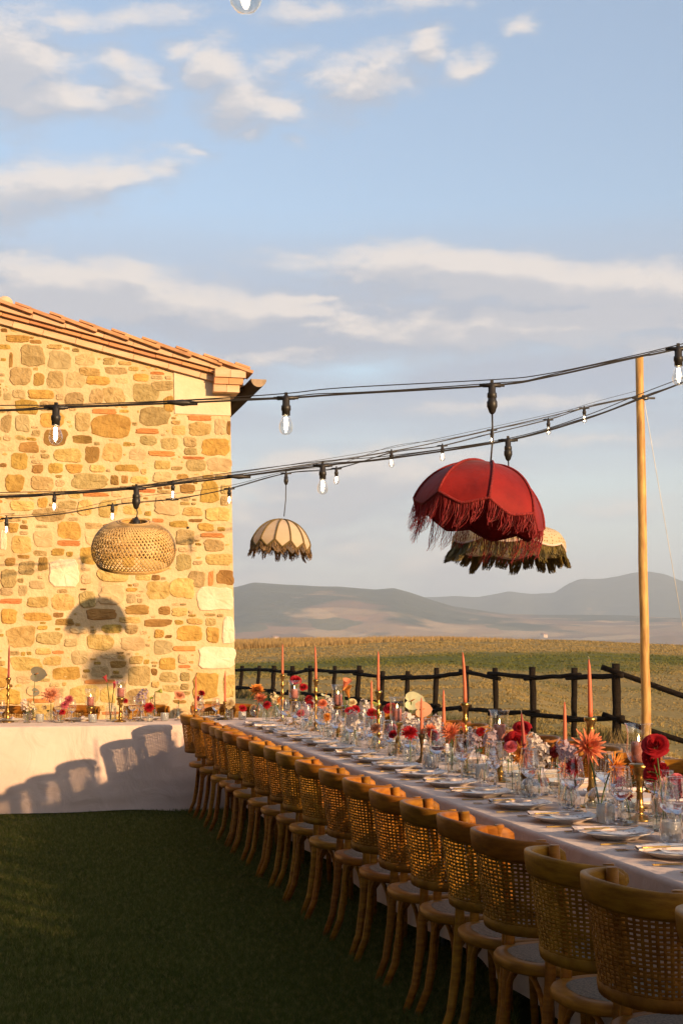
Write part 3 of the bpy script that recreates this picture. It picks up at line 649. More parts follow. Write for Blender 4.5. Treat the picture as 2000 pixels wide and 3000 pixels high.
# stones one can point at in the photo
HAND = [(574, 1718, 685, 1790, 'white', 7), (652, 1812, 688, 1886, 'white', 6), (579, 1893, 690, 1962, 'white', 7), (566, 1968, 640, 2048, 'ochre', 6), (655, 1972, 689, 2046, 'gold', 6), (143, 1636, 234, 1721, 'white', 7), (0, 1552, 22, 1610, 'white', 5), (98, 1552, 160, 1602, 'pale', 4),
 (232, 1733, 284, 1780, 'olive', 3), (247, 1780, 344, 1818, 'dark', 4), (362, 1772, 440, 1802, 'dark', 4), (464, 1774, 500, 1802, 'dark', 3), (423, 1814, 506, 1836, 'dark', 4), (514, 1834, 598, 1882, 'ochre', 4), (604, 1838, 640, 1884, 'ochre', 5), (72, 1794, 154, 1818, 'ochre', 4), (0, 1782, 52, 1828, 'ochre', 4), (20, 1834, 104, 1896, 'gold', 3.4), (108, 1850, 186, 1888, 'olive', 3.2), (252, 1860, 334, 1908, 'gold', 3.4), (355, 1864, 424, 1906, 'grey', 3), (450, 1874, 506, 1920, 'grey', 3), (506, 1892, 574, 1908, 'brick', 7), (30, 1924, 124, 1968, 'gold', 4), (154, 1954, 240, 1992, 'ochre', 5), (208, 1900, 262, 1948, 'grey', 3), (322, 1936, 372, 1958, 'dark', 4), (270, 1950, 322, 1984, 'grey', 3.4), (470, 1968, 522, 2000, 'olive', 3.2), (528, 1970, 560, 1998, 'olive', 3), (200, 2006, 290, 2062, 'gold', 3.4), (290, 2010, 340, 2060, 'gold', 4),
 (632, 1666, 686, 1712, 'dark', 5), (598, 1622, 684, 1658, 'gold', 5), (596, 1580, 656, 1616, 'olive', 4), (512, 1552, 568, 1598, 'olive', 4), (514, 1622, 562, 1672, 'olive', 3.6), (550, 1672, 602, 1722, 'olive', 3.2), (500, 1688, 572, 1752, 'gold', 3.4), (430, 1704, 498, 1760, 'gold', 3.6), (610, 1672, 628, 1716, 'brick', 6), (30, 1570, 98, 1620, 'gold', 4), (168, 1530, 244, 1580, 'ochre', 3.4), (168, 1584, 238, 1600, 'brick', 5), (232, 1604, 284, 1652, 'ochre', 4), (52, 1642, 108, 1684, 'olive', 3.4), (112, 1632, 142, 1672, 'dark', 4), (12, 1634, 48, 1660, 'dark', 3), (0, 1664, 50, 1720, 'olive', 3), (86, 1700, 136, 1728, 'grey', 4), (54, 1712, 82, 1744, 'grey', 4), (0, 1722, 38, 1746, 'grey', 4), (0, 1754, 68, 1770, 'brick', 5), (80, 1748, 148, 1782, 'gold', 4), (152, 1742, 224, 1790, 'gold', 4),
 (588, 1284, 676, 1334, 'ochre', 6), (588, 1408, 642, 1472, 'ochre', 6), (526, 1420, 574, 1446, 'dark', 4), (548, 1218, 622, 1232, 'brick', 8), (628, 1226, 662, 1272, 'grey', 4), (664, 1230, 676, 1272, 'dark', 4), (556, 1236, 622, 1278, 'gold', 4), (540, 1312, 580, 1332, 'olive', 4), (536, 1280, 580, 1308, 'olive', 3), (606, 1342, 676, 1380, 'grey', 4), (542, 1348, 602, 1382, 'olive', 3.4), (436, 1322, 516, 1336, 'brick', 7), (536, 1338, 600, 1345, 'brick', 7), (514, 1388, 552, 1404, 'dark', 4), (448, 1380, 506, 1412, 'grey', 4),
 (272, 1214, 384, 1282, 'ochre', 2.4), (412, 1190, 500, 1246, 'olive', 3), (382, 1126, 472, 1180, 'olive', 2.6), (302, 1134, 368, 1182, 'olive', 3.6), (262, 1136, 302, 1184, 'olive', 3), (478, 1160, 512, 1206, 'ochre', 5), (446, 1116, 508, 1144, 'olive', 3.2), (192, 1148, 250, 1190, 'olive', 2.5), (192, 1092, 250, 1138, 'grey', 2.6), (134, 1086, 186, 1136, 'olive', 3.6), (98, 1092, 130, 1132, 'dark', 6), (28, 1080, 96, 1128, 'olive', 3.4), (54, 1012, 134, 1070, 'olive', 4), (26, 1030, 40, 1078, 'dark', 5), (256, 1104, 328, 1126, 'ochre', 4), (392, 1094, 436, 1118, 'ochre', 5), (230, 1078, 298, 1102, 'gold', 3.2), (306, 1076, 372, 1096, 'olive', 4), (338, 1104, 380, 1124, 'pale', 4), (20, 982, 84, 1004, 'ochre', 4),
 (246, 1310, 292, 1356, 'dark', 6), (210, 1274, 272, 1300, 'dark', 4), (132, 1258, 200, 1306, 'dark', 2.6), (300, 1300, 358, 1356, 'gold', 2.8), (160, 1316, 240, 1354, 'gold', 3.6), (30, 1330, 86, 1378, 'ochre', 4), (92, 1362, 128, 1386, 'dark', 4), (138, 1358, 184, 1386, 'ochre', 4), (194, 1360, 242, 1388, 'ochre', 4), (336, 1360, 408, 1382, 'ochre', 4), (84, 1394, 160, 1436, 'olive', 5), (208, 1388, 320, 1434, 'olive', 2.6), (324, 1392, 348, 1420, 'dark', 5), (356, 1392, 376, 1416, 'dark', 4), (382, 1396, 436, 1416, 'gold', 4), (12, 1388, 74, 1440, 'ochre', 3), (376, 1314, 432, 1350, 'grey', 3), (408, 1276, 460, 1306, 'olive', 3), (470, 1282, 526, 1318, 'olive', 3), (42, 1218, 90, 1264, 'grey', 4), (0, 1216, 36, 1266, 'olive', 3), (220, 1210, 268, 1264, 'olive', 4), (396, 1256, 468, 1270, 'brick', 7), (270, 1198, 344, 1212, 'brick', 7), (290, 1462, 348, 1518, 'gold', 3), (452, 1450, 524, 1510, 'grey', 5), (30, 1468, 106, 1498, 'gold', 5), (108, 1458, 142, 1486, 'ochre', 4), (172, 1466, 228, 1492, 'olive', 4), (90, 1490, 194, 1530, 'olive', 2.6), (228, 1466, 276, 1510, 'gold', 2.8), (534, 1484, 596, 1512, 'gold', 3), (600, 1486, 678, 1526, 'gold', 5), (360, 1480, 420, 1506, 'gold', 3), (576, 1534, 632, 1556, 'ochre', 4), (494, 1526, 550, 1544, 'ochre', 4), (590, 1562, 654, 1574, 'brick', 6), (550, 1520, 594, 1530, 'dark', 4)]
for h in HAND: px_stone(*h)
# the rest of the rubble, course by course, with chips in the joints
def free(x0, x1, z0, z1, pad=.0):
    if x1 > xr(z0)-.02 or z1 > zt(x0)-.02 or z1 > zt(x1)-.02: return False
    if x1 > wp(508, 1110)[0] and z1 > wp(600, 1215)[1]: return False          # plastered corner under the eave
    for (a, b, c, d) in placed:
        if x0 < b+pad and x1 > a-pad and z0 < d+pad and z1 > c-pad: return False
    return True
KW = [('ochre', 22), ('gold', 26), ('olive', 18), ('dark', 8), ('pale', 18), ('brick', 3), ('grey', 10)]
bag = [k for k, w in KW for _ in range(w)]
def fill(w, h, tries, wmin, xa=-.45, xb=2.45):
    for _ in range(tries):
        kind = random.choice(bag); ww = w*random.uniform(.75, 1.2); hh = h*random.uniform(.7, 1.2)
        if kind == 'brick': hh = random.uniform(.04, .055); ww = max(ww, .14)
        x = random.uniform(xa, xb-ww); zz0 = random.uniform(.5, 5.2)
        if not free(x, x+ww, zz0, zz0+hh): continue
        for _ in range(6):                                # settle down and towards the neighbour
            for dx, dz in ((0, -.012), (-.012, 0)):
                if free(x+dx, x+dx+ww, zz0+dz, zz0+dz+hh): x += dx; zz0 += dz
        g = .003; placed.append((x, x+ww, zz0, zz0+hh)); stone(x+g, x+ww-g, zz0+g, zz0+hh-g, kind, random.uniform(3.4, 7))
for w, h, n in ((.30, .20, 1200), (.24, .15, 2200), (.20, .10, 3500), (.13, .12, 3500), (.15, .055, 5000), (.09, .07, 5000), (.07, .04, 6000)): fill(w, h, n, .05)
for w, h, n in ((.28, .18, 900), (.22, .13, 1500), (.16, .09, 2000), (.12, .055, 2000)): fill(w, h, n, .05, -2.6, -.43)
for k_, m_ in rubble.items(): stuff(m_.build('small_stones', SC[k_], wall))
chips = MB()
tries = 0
while tries < 2600:
    tries += 1
    x = random.uniform(-.5, 2.42); zc = random.uniform(.5, 5.4); w = random.uniform(.025, .085); h = random.uniform(.014, .035)
    if not free(x, x+w, zc, zc+h, .004): continue
    placed.append((x, x+w, zc, zc+h)); n = 8; cx, cz = x+w/2, zc+h/2; rot = random.uniform(-.35, .35)
    o = []
    for i in range(n):
        a = 2*PI*i/n; r = random.uniform(.75, 1.05); px_, pz_ = math.cos(a)*w/2*r, math.sin(a)*h/2*r
        o.append((px_*math.cos(rot)-pz_*math.sin(rot), px_*math.sin(rot)+pz_*math.cos(rot)))
    vs = [local((cx+a, WY+.01, cz+b)) for a, b in o] + [local((cx+a*.85, WY-.007, cz+b*.85)) for a, b in o]
    chips.add(vs, [(i, (i+1) % n, n+(i+1) % n, n+i) for i in range(n)] + [tuple(range(n, 2*n))], False)
stuff(chips.build('stone_chips', SC['gold'], wall)); print('STONES', len(placed), n_single)
# smooth render at the top of the corner
PLAST = pmat('smooth_lime_render', (.74, .60, .41), (.68, .535, .345), rough=.95, scale=5, bump=.35, bscale=30, spec=.1)
x0_, z0_ = wp(512, 1212); b_ = MB()
pl = [(x0_, z0_), (xr(z0_)+.004, z0_), (xr(z0_+.6)+.004, zt(xr(4.3))), (wp(509, 1100)[0], zt(wp(509, 1100)[0])-.01)]
b_.add([local((x, WY+.02, z)) for x, z in pl] + [local((x, WY-.012, z)) for x, z in pl], [(4, 5, 6, 7)] + [(i, (i+1) % 4, (i+1) % 4+4, i+4) for i in range(4)], False)
b_.build('render_patch', PLAST, wall)
# verge: three corbelled courses and stepped flat tiles, each brick and tile a piece
PALEB = pmat('pale_verge_brick', (.66, .47, .30), (.58, .36, .20), rough=.9, scale=5, bump=.5, bscale=30, vary=.08, stretch=(.5, 2, 2))
ORB = pmat('orange_verge_brick', (.62, .33, .16), (.55, .26, .115), rough=.9, scale=6, bump=.5, bscale=30, vary=.12, stretch=(.5, 2, 2))
TILE = pmat('terracotta_tile', (.56, .30, .145), (.42, .215, .10), rough=.85, scale=9, bump=.5, bscale=40, vary=.15)
ang = math.atan(vs_); cA, sA = math.cos(ang), math.sin(ang)
roof = None
rb = MB()
def slope_pt(s, t, y): return local((2.25 + s*cA - t*sA, y, zt(2.25) + s*sA + t*cA))   # s along the verge, t square to it
def slope_box(m_, s0, s1, t0, t1, y0, y1, tilt=0.):
    P = [slope_pt(s, t + (s-s0)*tilt, y) for t in (t0, t1) for y in (y0, y1) for s in (s0, s1)]
    m_.add(P, [(0, 2, 3, 1), (4, 5, 7, 6), (0, 1, 5, 4), (2, 6, 7, 3), (0, 4, 6, 2), (1, 3, 7, 5)], False)
slope_box(rb, -6.2, .28, .185, .225, WY-.02, WY+9)
P_ = [slope_pt(-6.05, t, y) for t in (.185, .225) for y in (WY-.02, WY+9)]
# far slope of the roof
rx, _, rz = slope_pt(-6.05, .185, 0)
rb.add([(rx, -.02, rz), (rx, 9, rz), (rx-6.3*cA, 9, rz+6.3*sA*-1*-1*0 - 6.3*abs(sA)), (rx-6.3*cA, -.02, rz-6.3*abs(sA)), (rx, -.02, rz+.04), (rx, 9, rz+.04), (rx-6.3*cA, 9, rz-6.3*abs(sA)+.04), (rx-6.3*cA, -.02, rz-6.3*abs(sA)+.04)], [(0, 1, 2, 3), (4, 7, 6, 5), (0, 3, 7, 4), (1, 5, 6, 2), (2, 6, 7, 3), (0, 4, 5, 1)], False)
roof = rb.build('roof', TILE, fh)
courses = [(-.02, .052, .055, PALEB, .34), (.056, .098, .105, ORB, .30), (.102, .165, .15, PALEB, .40)]
for ci, (t0, t1, pr, m_, ln) in enumerate(courses):
    s = [.10, .17, .24][ci]
    s1 = s
    while s1 > -5.0:
        l = ln*random.uniform(.8, 1.15); q = MB(); e = random.uniform(-.003, .003)
        slope_box(q, s1-l+.004, s1, t0+e, t1+e, WY-pr+random.uniform(-.004, .004), WY+.10, random.uniform(-.004, .004)); q.build('brick', m_, roof); s1 -= l
s1 = .36
while s1 > -5.0:
    q = MB(); l = .345
    slope_box(q, s1-l-.05, s1, .172, .205, WY-.20+random.uniform(-.01, .01), WY+.16, -.085+random.uniform(-.01, .01)); q.build('tile', TILE, roof); 
    q = MB(); w0 = random.uniform(.03, .09); slope_box(q, s1-l*.75+w0, s1-.03, .215, .238, WY-.12, WY+.2, -.07); q.build('tile', TILE, roof)
    s1 -= l
hump = MB(); pts = [slope_pt(-2.36, .2, WY-.05), slope_pt(-2.36, .2, WY+.5)]
hump.tube(pts, .085, 14); hump.build('tile', PALEB, roof)
# corbel under the eave end
b0 = wp(625, 1152)
for k, (du, v0, v1, pr) in enumerate(((0, 1133, 1153, .14), (6, 1114, 1131, .165), (10, 1093, 1112, .19))):
    xa, za = wp(621+du*.2, v1); xb, zb = wp(697+du*1.6, v0); q = MB()
    for j in range(2):
        xm0 = xa + (xb-xa)*j/2; xm1 = xa + (xb-xa)*(j+1)/2 - .004
        q = MB(); q.box(xm0-OX, xm1-OX, -pr, .2 if xm1 < 2.4 else 9, za, zb-.003); q.build('brick', PALEB if k != 1 else ORB, roof)
# half-round gutter running back along the eave
GUT = pmat('weathered_gutter', (.030, .020, .013), (.018, .012, .009), rough=.7, spec=.1, scale=6, bump=.3)
g0 = at_Y(757, 1112, WY-.28); gm = MB(); rows = []
for y in (WY-.30, WY+2.5, WY+9):
    rows.append([local((g0.x + .085*math.cos(a), y, g0.z + .085*math.sin(a))) for a in np.linspace(PI, 2*PI, 13)])
gm.grid(rows); rows2 = [[(p[0]*1. , p[1], p[2]+.004) for p in r] for r in rows]; gm.grid(rows2)
gm.build('gutter', GUT, fh)
gm = MB(); arc = [local((g0.x + .085*math.cos(a), WY-.302, g0.z + .085*math.sin(a))) for a in np.linspace(PI, 2*PI, 13)]; arc2 = [(x, y+.012, z) for x, y, z in arc]
gm.add(arc+arc2, [tuple(range(13)), tuple(range(13, 26))[::-1]], False); gm.build('gutter_end', pmat('gutter_end', (.40, .29, .19), (.28, .20, .12), rough=.8, scale=12), fh)
gm = MB(); gm.box(xr(4.2)-OX+.001, g0.x-.07-OX, .2, 9, g0.z-.02, g0.z+.02); gm.build('eave_board', GUT, fh)
gm = MB(); hx, hz2 = wp(551, 1546); gm.tube([local((hx, WY-.012, hz2)), local((hx, WY+.03, hz2))], .013, 10); gm.build('pipe_stub', M['black'], fh)

# ------------------------------------------------------------------ rail fence and festoon pole
FENCE_TOP = [(710, 1951, 9), (760, 1950, 9), (803, 1950, 6), (857, 1951, 2), (908, 1950, 0), (981, 1951, 6), (1052, 1950, 9), (1121, 1966, 7), (1194, 1966, 8), (1278, 1956, 8), (1365, 1951, 3), (1449, 1956, -1), (1558, 1954, -1), (1681, 1956, 5), (1802, 1944, 0)]
ft = thing('wooden_fence', 'dark tarred post and rail fence between the gravel yard and dry field', 'fence', (0, 0, 0))
A0, A1 = Vector((9.2, 20.2)), Vector((6.0, 35.6))
def on_line(u, a, b):
    d = ray(u, 1900); n = Vector((-(b-a).y, (b-a).x)); k = a.dot(n)/(d.x*n.x+d.y*n.y); return Vector((d.x*k, d.y*k))
posts = []
for (u, v, lean) in FENCE_TOP:
    g = on_line(u - math.tan(math.radians(lean))*55, A0, A1); zd = g.dot(Vector((FWD.x, FWD.y)))
    top = at_depth(u, v, zd); base = Vector((g.x, g.y, float(GZ(g.x, g.y))-.08)); posts.append((base, top, zd))
extra = at_depth(2125, 2045, 21.2); gb = Vector((extra.x, extra.y, float(GZ(extra.x, extra.y))-.1)); posts.append((gb, extra, 21.2))
lft = posts[0]
for i in (1, 2):
    b = lft[0] + Vector((-.22*i, 1.1*i, 0)); posts.insert(0, (b, Vector((b.x+.06, b.y, lft[1].z)), 36+i))
def rough_pole(m_, a, b, r, n=9, k=7, wob=.012):
    a = Vector(a); b = Vector(b); L = (b-a)
    pts = [a + L*(i/(k-1)) + Vector((random.uniform(-wob, wob), random.uniform(-wob, wob), random.uniform(-wob, wob)))*(1 if 0 < i < k-1 else 0) for i in range(k)]
    m_.tube(pts, [r*random.uniform(.9, 1.1) for _ in range(k)], n)
for i, (b, t_, zd) in enumerate(posts):
    m_ = MB(); r = .066 if i == len(posts)-2 else random.uniform(.045, .056)
    rough_pole(m_, b, t_, r, wob=.007); m_.build('post', M['fence'], ft)
side = Vector((-RGT.x*0 - FWD.x, -FWD.y, 0))*.075
for i in range(len(posts)-1):
    for (fr, dv) in ((.86, 0), (.33, 0)):
        pa = posts[i][0].lerp(posts[i][1], fr + random.uniform(-.05, .05)); pb = posts[i+1][0].lerp(posts[i+1][1], fr + random.uniform(-.03, .05))
        L = (pb-pa).normalized(); m_ = MB()
        rough_pole(m_, pa - L*.24 + side*(1 if i % 2 else .75), pb + L*.14 + side*(.75 if i % 2 else 1), random.uniform(.036, .042), wob=.006, k=7); m_.build('rail', M['fence'], ft)
PZ = 14.0
pt = at_depth(1870, 1030, PZ); pb_ = at_depth(1896, 2329, PZ); pb_.z = 0
pole = thing('festoon_pole', 'tall peeled pine pole standing on the gravel beyond the table', 'pole', (pb_.x, pb_.y, 0))
m_ = MB(); k = 14
off_ = pt-pb_
m_.tube([Vector((0, 0, -.05)) + off_*(i/(k-1)) + Vector((random.uniform(-.004, .004), random.uniform(-.004, .004), 0)) for i in range(k)], [(.049 - .009*i/(k-1))*random.uniform(.97, 1.03) for i in range(k)], 14); m_.build('shaft', M['pole'], pole)
m_ = MB(); ga = at_depth(1884, 1165, PZ)-pb_; gz = at_depth(2060, 2200, 18.0)-pb_
m_.tube([ga, gz], .0035, 5); m_.build('guy_wire', pmat('white_guy_wire', (.8, .78, .72), rough=.5), pole)
m_ = MB(); m_.tube([ga + Vector((-.12, 0, -.01)), ga + Vector((.12, 0, .0))], .012, 6); m_.lathe([(.046, -.02), (.05, 0), (.046, .02)], 14, ga); m_.build('hook_band', M['steel'], pole)

# unseen trees added behind and beside the camera to shade lawn and chairs
BARK = pmat('olive_bark', (.16, .12, .08), (.09, .07, .05), rough=.95, scale=8, bump=.6)
OLF = pmat('olive_leaves', (.085, .095, .045), (.05, .06, .025), rough=.6, scale=3, trans=.25)
for i, (x, y, h, r, lab) in enumerate(((4.95, -3.1, 3.05, 1.02, 'small olive tree added for shade at the end of the row behind the camera'), (3.5, -3.5, 3.6, 1.25, 'second olive tree added for shade, in the row behind the camera'), (2.2, -4.6, 5.6, 1.7, 'tall olive tree added for shade behind the camera beside the lower ones'), (-.6, -2.2, 9.4, 4.0, 'great olive tree added for shade, its crown spreading unseen over the camera'), (-5.6, -2.4, 7.6, 3.2, 'broad olive tree added for shade on the lawn side behind the camera'), (-5.6, 2.6, 7.4, 2.9, 'first of the olive trees added for shade along the lawn edge'), (-5.9, 6.6, 7.8, 3.0, 'second of the olive trees added for shade along the lawn edge'), (-5.8, 10.6, 7.2, 2.9, 'third of the olive trees added for shade along the lawn edge, towards the farmhouse'))):
    t = thing('added_shade_tree', lab, 'tree', (x, y, 0), 0, 'unseen olive trees added for shade')
    m_ = MB(); m_.tube([(0, 0, -.05), (.06, .03, .6), (-.05, .05, 1.3), (.04, 0, h*.6)], [.13, .10, .085, .05], 9)
    for k in range(7):
        a = k*2.4; m_.tube([(0, .02, 1.0+.1*k), (.35*math.cos(a), .35*math.sin(a), 1.4+.12*k), (.75*r*math.cos(a), .75*r*math.sin(a), h*.55+.15*k)], [.045, .032, .012], 6)
    m_.build('trunk', BARK, t)
    m_ = MB()
    for k in range(int(2200+1500*r + (3500 if r < 1.5 else 0))):
        while True:
            p = V3 = Vector((random.uniform(-1, 1), random.uniform(-1, 1), random.uniform(-1, 1)))
            if .35 < p.length < 1: break
        q = Vector((p.x*r, p.y*r, h*.58 + p.z*h*.42)) if r < 2.5 else Vector((p.x*r, p.y*r, h*.56 + p.z*h*.46)) if y > 0 else Vector((p.x*r, p.y*r, h*.74 + p.z*h*.26)); sz = random.uniform(.06, .10)*(.7+.45*r); d = Vector((random.uniform(-1, 1), random.uniform(-1, 1), random.uniform(-1, 1))).normalized(); e = d.orthogonal().normalized()*sz*.35
        m_.add([q-d*sz, q+e, q+d*sz, q-e], [(0, 1, 2, 3)], False)
    m_.build('crown', OLF, t)
# ------------------------------------------------------------------ tables and cloths
TH = .765
TX0, TX1, TY0, TY1 = 2.04, 3.14, .75, 12.925       # long table
HX0, HX1, HY0, HY1 = -2.4, 3.35, 12.93, 13.98      # head table
LEGM = pmat('grey_table_leg', (.25, .24, .22), rough=.5, metal=.5)
TOPM = pmat('plywood_top', (.42, .29, .16), rough=.7, stretch=(1, 8, 8))
def table(name, label, x0, x1, y0, y1):
    t = thing(name, label, 'table', (x0, y0, 0))
    b = MB(); b.box(.03, x1-x0-.03, .03, y1-y0-.03, TH-.035, TH-.006); b.build('tabletop', TOPM, t)
    nx = max(2, int((x1-x0)/1.8)+1); ny = max(2, int((y1-y0)/1.8)+1)
    for i in range(nx):
        for j in range(ny):
            if 0 < i < nx-1 and 0 < j < ny-1: continue
            b = MB(); px = .12+(x1-x0-.24)*i/(nx-1); py = .12+(y1-y0-.24)*j/(ny-1); b.tube([(px, py, 0), (px, py, TH-.036)], .016, 8); b.build('leg', LEGM, t)
table('long_table', 'long banquet table running under the linen cloth towards the farmhouse', TX0, TX1, TY0, TY1)
table('head_table', 'head table under a linen cloth in front of the stone gable', HX0, HX1, HY0, HY1)
def hang(s, t, amp, seed, flare):
    """outward push of the hanging cloth at length s, share t of the drop"""
    w = math.sin(s*5.3+seed)*.5 + math.sin(s*9.7+seed*2.1)*.3 + math.sin(s*2.1+seed*.7)*.45
    return flare*t + amp*t*w
def side_cloth(m_, p0, p1, nrm, z1, zbot, amp, flare, seed, n, hem=.02, mr=9):
    rows = []
    for i in range(n+1):
        f = i/n; s = (p1-p0).length*f; base = p0.lerp(p1, f); row = []
        zb = zbot + hem*(math.sin(s*2.3+seed)+.6*math.sin(s*5.1+seed*3)) 
        for a in (0, .35, .7, 1.):                         # soft edge
            r = .018; row.append(base + nrm*(-r + r*math.sin(a*PI/2)) + Vector((0, 0, z1 - r + r*math.cos(a*PI/2))))
        for k in range(1, mr+1):
            t = k/mr; row.append(base + nrm*(hang(s, t, amp, seed, flare)+.004*math.sin(k*1.9+s*1.3)*t) + Vector((0, 0, z1-.018 + (zb-z1+.018)*t)))
        rows.append(row)
    m_.grid(rows)
cl = MB()
V = Vector
rows = [[V((x, y, TH + .0012*math.sin(y*7+x*3)+.001*math.sin(x*11))) for x in np.linspace(TX0+.018, TX1-.018, 14)] for y in np.linspace(TY0+.018, TY1, 110)]
cl.grid(rows)
side_cloth(cl, V((TX0, TY0, 0)), V((TX0, TY1, 0)), V((-1, 0, 0)), TH, .10, .030, -.02, 1.3, 220)
side_cloth(cl, V((TX1, TY0, 0)), V((TX1, TY1, 0)), V((1, 0, 0)), TH, .10, .030, .0, 4.1, 160)
side_cloth(cl, V((TX0, TY0, 0)), V((TX1, TY0, 0)), V((0, -1, 0)), TH, .10, .02, .02, 2.2, 20)
tag(cl.build('tablecloth', M['cloth']), 'rosy linen tablecloth covering the long table beside the row of chairs', 'tablecloth', 'linen tablecloths')
cl = MB()
rows = [[V((x, y, TH + .001*math.sin(y*9+x*4))) for x in np.linspace(HX0+.018, HX1-.018, 60)] for y in np.linspace(HY0+.018, HY1-.018, 12)]
cl.grid(rows)
side_cloth(cl, V((HX0, HY0, 0)), V((HX1, HY0, 0)), V((0, -1, 0)), TH, .015, .024, .10, .6, 200, hem=.016, mr=18)
side_cloth(cl, V((HX0, HY1, 0)), V((HX1, HY1, 0)), V((0, 1, 0)), TH, .10, .02, .02, 3.6, 60)
side_cloth(cl, V((HX1, HY0, 0)), V((HX1, HY1, 0)), V((1, 0, 0)), TH, .06, .012, .03, 5.6, 14)
side_cloth(cl, V((HX0, HY0, 0)), V((HX0, HY1, 0)), V((-1, 0, 0)), TH, .06, .012, .03, 7.6, 14)
tag(cl.build('tablecloth', M['cloth']), 'pale linen tablecloth hanging to the lawn from the head table, crossed by chair shadows', 'tablecloth', 'linen tablecloths')

# ------------------------------------------------------------------ chairs: faces +x, row along y
def make_chair():
    t = thing('rattan_chair', 'x', 'chair')
    def arc(phi, z, w, d): # plan of the back, leaning outwards towards the top
        return V((d*(1-math.cos(phi)) - .13*(z-.46)*1. + .03, w*math.sin(phi), z))
    # crest rail: a thick board bent round the sitter, ears curling forward
    n = 34; rows = []; prof = []
    for k in range(12):
        a = 2*PI*k/12; c, s = math.cos(a), math.sin(a); prof.append((math.copysign(abs(c)**.6, c), math.copysign(abs(s)**.55, s)))
    for i in range(n+1):
        phi = math.radians(-104 + 208*i/n); e = abs(phi)/math.radians(104)
        zc = .838 + .006*math.cos(phi*2); hh = .038*(1 - max(0, (e-.80)/.20)**2.4*.62); th = .0125*(1 - max(0, (e-.9)/.1)**2*.35)
        p = arc(phi, zc, .218, .150); tn = V((.150*math.sin(phi), .218*math.cos(phi), 0)).normalized(); nm = V((-tn.y, tn.x, 0))*-1
        rows.append([p + nm*(th*a) + V((-.13*hh*b, 0, hh*b)) for a, b in prof])
    m_ = MB(); vs = [p for r in rows for p in r]; fs = []
    for i in range(n):
        for k in range(12): fs.append((i*12+k, i*12+(k+1) % 12, (i+1)*12+(k+1) % 12, (i+1)*12+k))
    fs += [tuple(range(12))[::-1], tuple(range(n*12, n*12+12))]
    m_.add(vs, fs); m_.build('crest_rail', M['wood'], t)
    # woven back: open weave of flat cane, two-strand warps and single wefts, solid wrapped band and sides
    m_ = MB()
    def surf(phi, z, off=0.):
        f = (z-.575)/(.80-.575); w = .184+.028*f; d = .125+.02*f
        p = arc(phi, z, w, d); nm = V((-math.cos(phi), math.sin(phi), 0)); return p + nm*off
    PM = math.radians(96)
    def strip(pts, wdir, w, th=.0016):
        vs = []; fs = []
        for p, d_, nn in pts:
            vs += [p - d_*w/2, p + nn*th, p + d_*w/2, p - nn*th]
        for i in range(len(pts)-1):
            for k in range(4): fs.append((i*4+k, i*4+(k+1) % 4, (i+1)*4+(k+1) % 4, (i+1)*4+k))
        m_.add(vs, fs, False)
    NV = 27
    for i in range(NV):
        ph = -PM*.93 + 2*PM*.93*i/(NV-1); pts = []
        for k in range(11):
            z = .575 + (.808-.575)*k/10; p = surf(ph, z, .0018 if (k+i) % 2 else -.0018); tn = V((math.sin(ph)*.15, math.cos(ph)*.2, 0)).normalized(); nn = V((-math.cos(ph), math.sin(ph), 0)); pts.append((p, tn, nn))
        strip(pts, None, .0094 + random.uniform(-.001, .001))
    NH = 17
    for j in range(NH):
        z0 = .600 + (.800-.600)*j/(NH-1); pts = []
        for k in range(31):
            ph = -PM + 2*PM*k/30; z = z0 + .0012*math.sin(k*1.7+j*2.3); p = surf(ph, z, -.0016 if (k+j) % 2 else .0016); nn = V((-math.cos(ph), math.sin(ph), 0)); pts.append((p, V((0, 0, 1)), nn))
        strip(pts, None, .0080 + random.uniform(-.0012, .0008))
    # solid lower band, wrapped
    rows = []
    for i in range(49):
        ph = -PM + 2*PM*i/48; rr = .004 if i % 2 else .0065; rows.append([surf(ph, .562, -.006), surf(ph, .562, rr), surf(ph, .578, rr+.001), surf(ph, .595, rr), surf(ph, .598, -.006), surf(ph, .562, -.006)])
    m_.grid(rows)
    for s in (-1, 1):                                      # wrapped side rods
        pts = []; rad = []
        for k in range(60):
            z = .563 + (.81-.563)*k/59; p = surf(s*PM, z); pts.append(p); rad.append(.0115 if k % 2 else .0092)
        m_.tube(pts, rad, 8)
    m_.build('cane_weave', M['cane'], t)
    for s in (-1, 1):
        top = surf(s*PM, .80); 
        m_ = MB(); a = arc(s*math.radians(88), .85, .205, .140)
        m_.tube([V((a.x+.006, a.y-.012*s, .872)), V((a.x+.008, a.y-.010*s, .80)), surf(s*PM, .70)+V((.004, -.004*s, 0)), surf(s*PM, .57), V((.150, s*.184, .45)), V((.133, s*.183, .25)), V((.112, s*.188, .12)), V((.062, s*.198, 0))],
                [.017, .0185, .0125, .0165, .0185, .018, .0165, .0145], 10); m_.build('leg', M['wood'], t)
        m_ = MB(); m_.tube([V((.435, s*.165, .455)), V((.437, s*.168, .25)), V((.445, s*.175, 0))], [.019, .017, .013], 9); m_.build('leg', M['wood'], t)
    def seat_out(a, sc=1.):
        c, s = math.cos(a), math.sin(a); p = 2.7; r = (abs(c)**p+abs(s)**p)**(-1/p); return V((.262 + .215*r*c*sc, (.205+.012*c)*r*s*sc, 0))
    m_ = MB(); n = 36; rows = []
    for i in range(n):
        a = 2*PI*i/n; o = seat_out(a); q = seat_out(a, .97); r_ = seat_out(a, .80); w = seat_out(a, .74)
        rows.append([V((w.x, w.y, .442)), V((q.x, q.y, .437)), V((o.x, o.y, .444)), V((o.x, o.y, .464)), V((q.x, q.y, .472)), V((r_.x, r_.y, .473)), V((w.x, w.y, .466)), V((w.x, w.y, .442))])
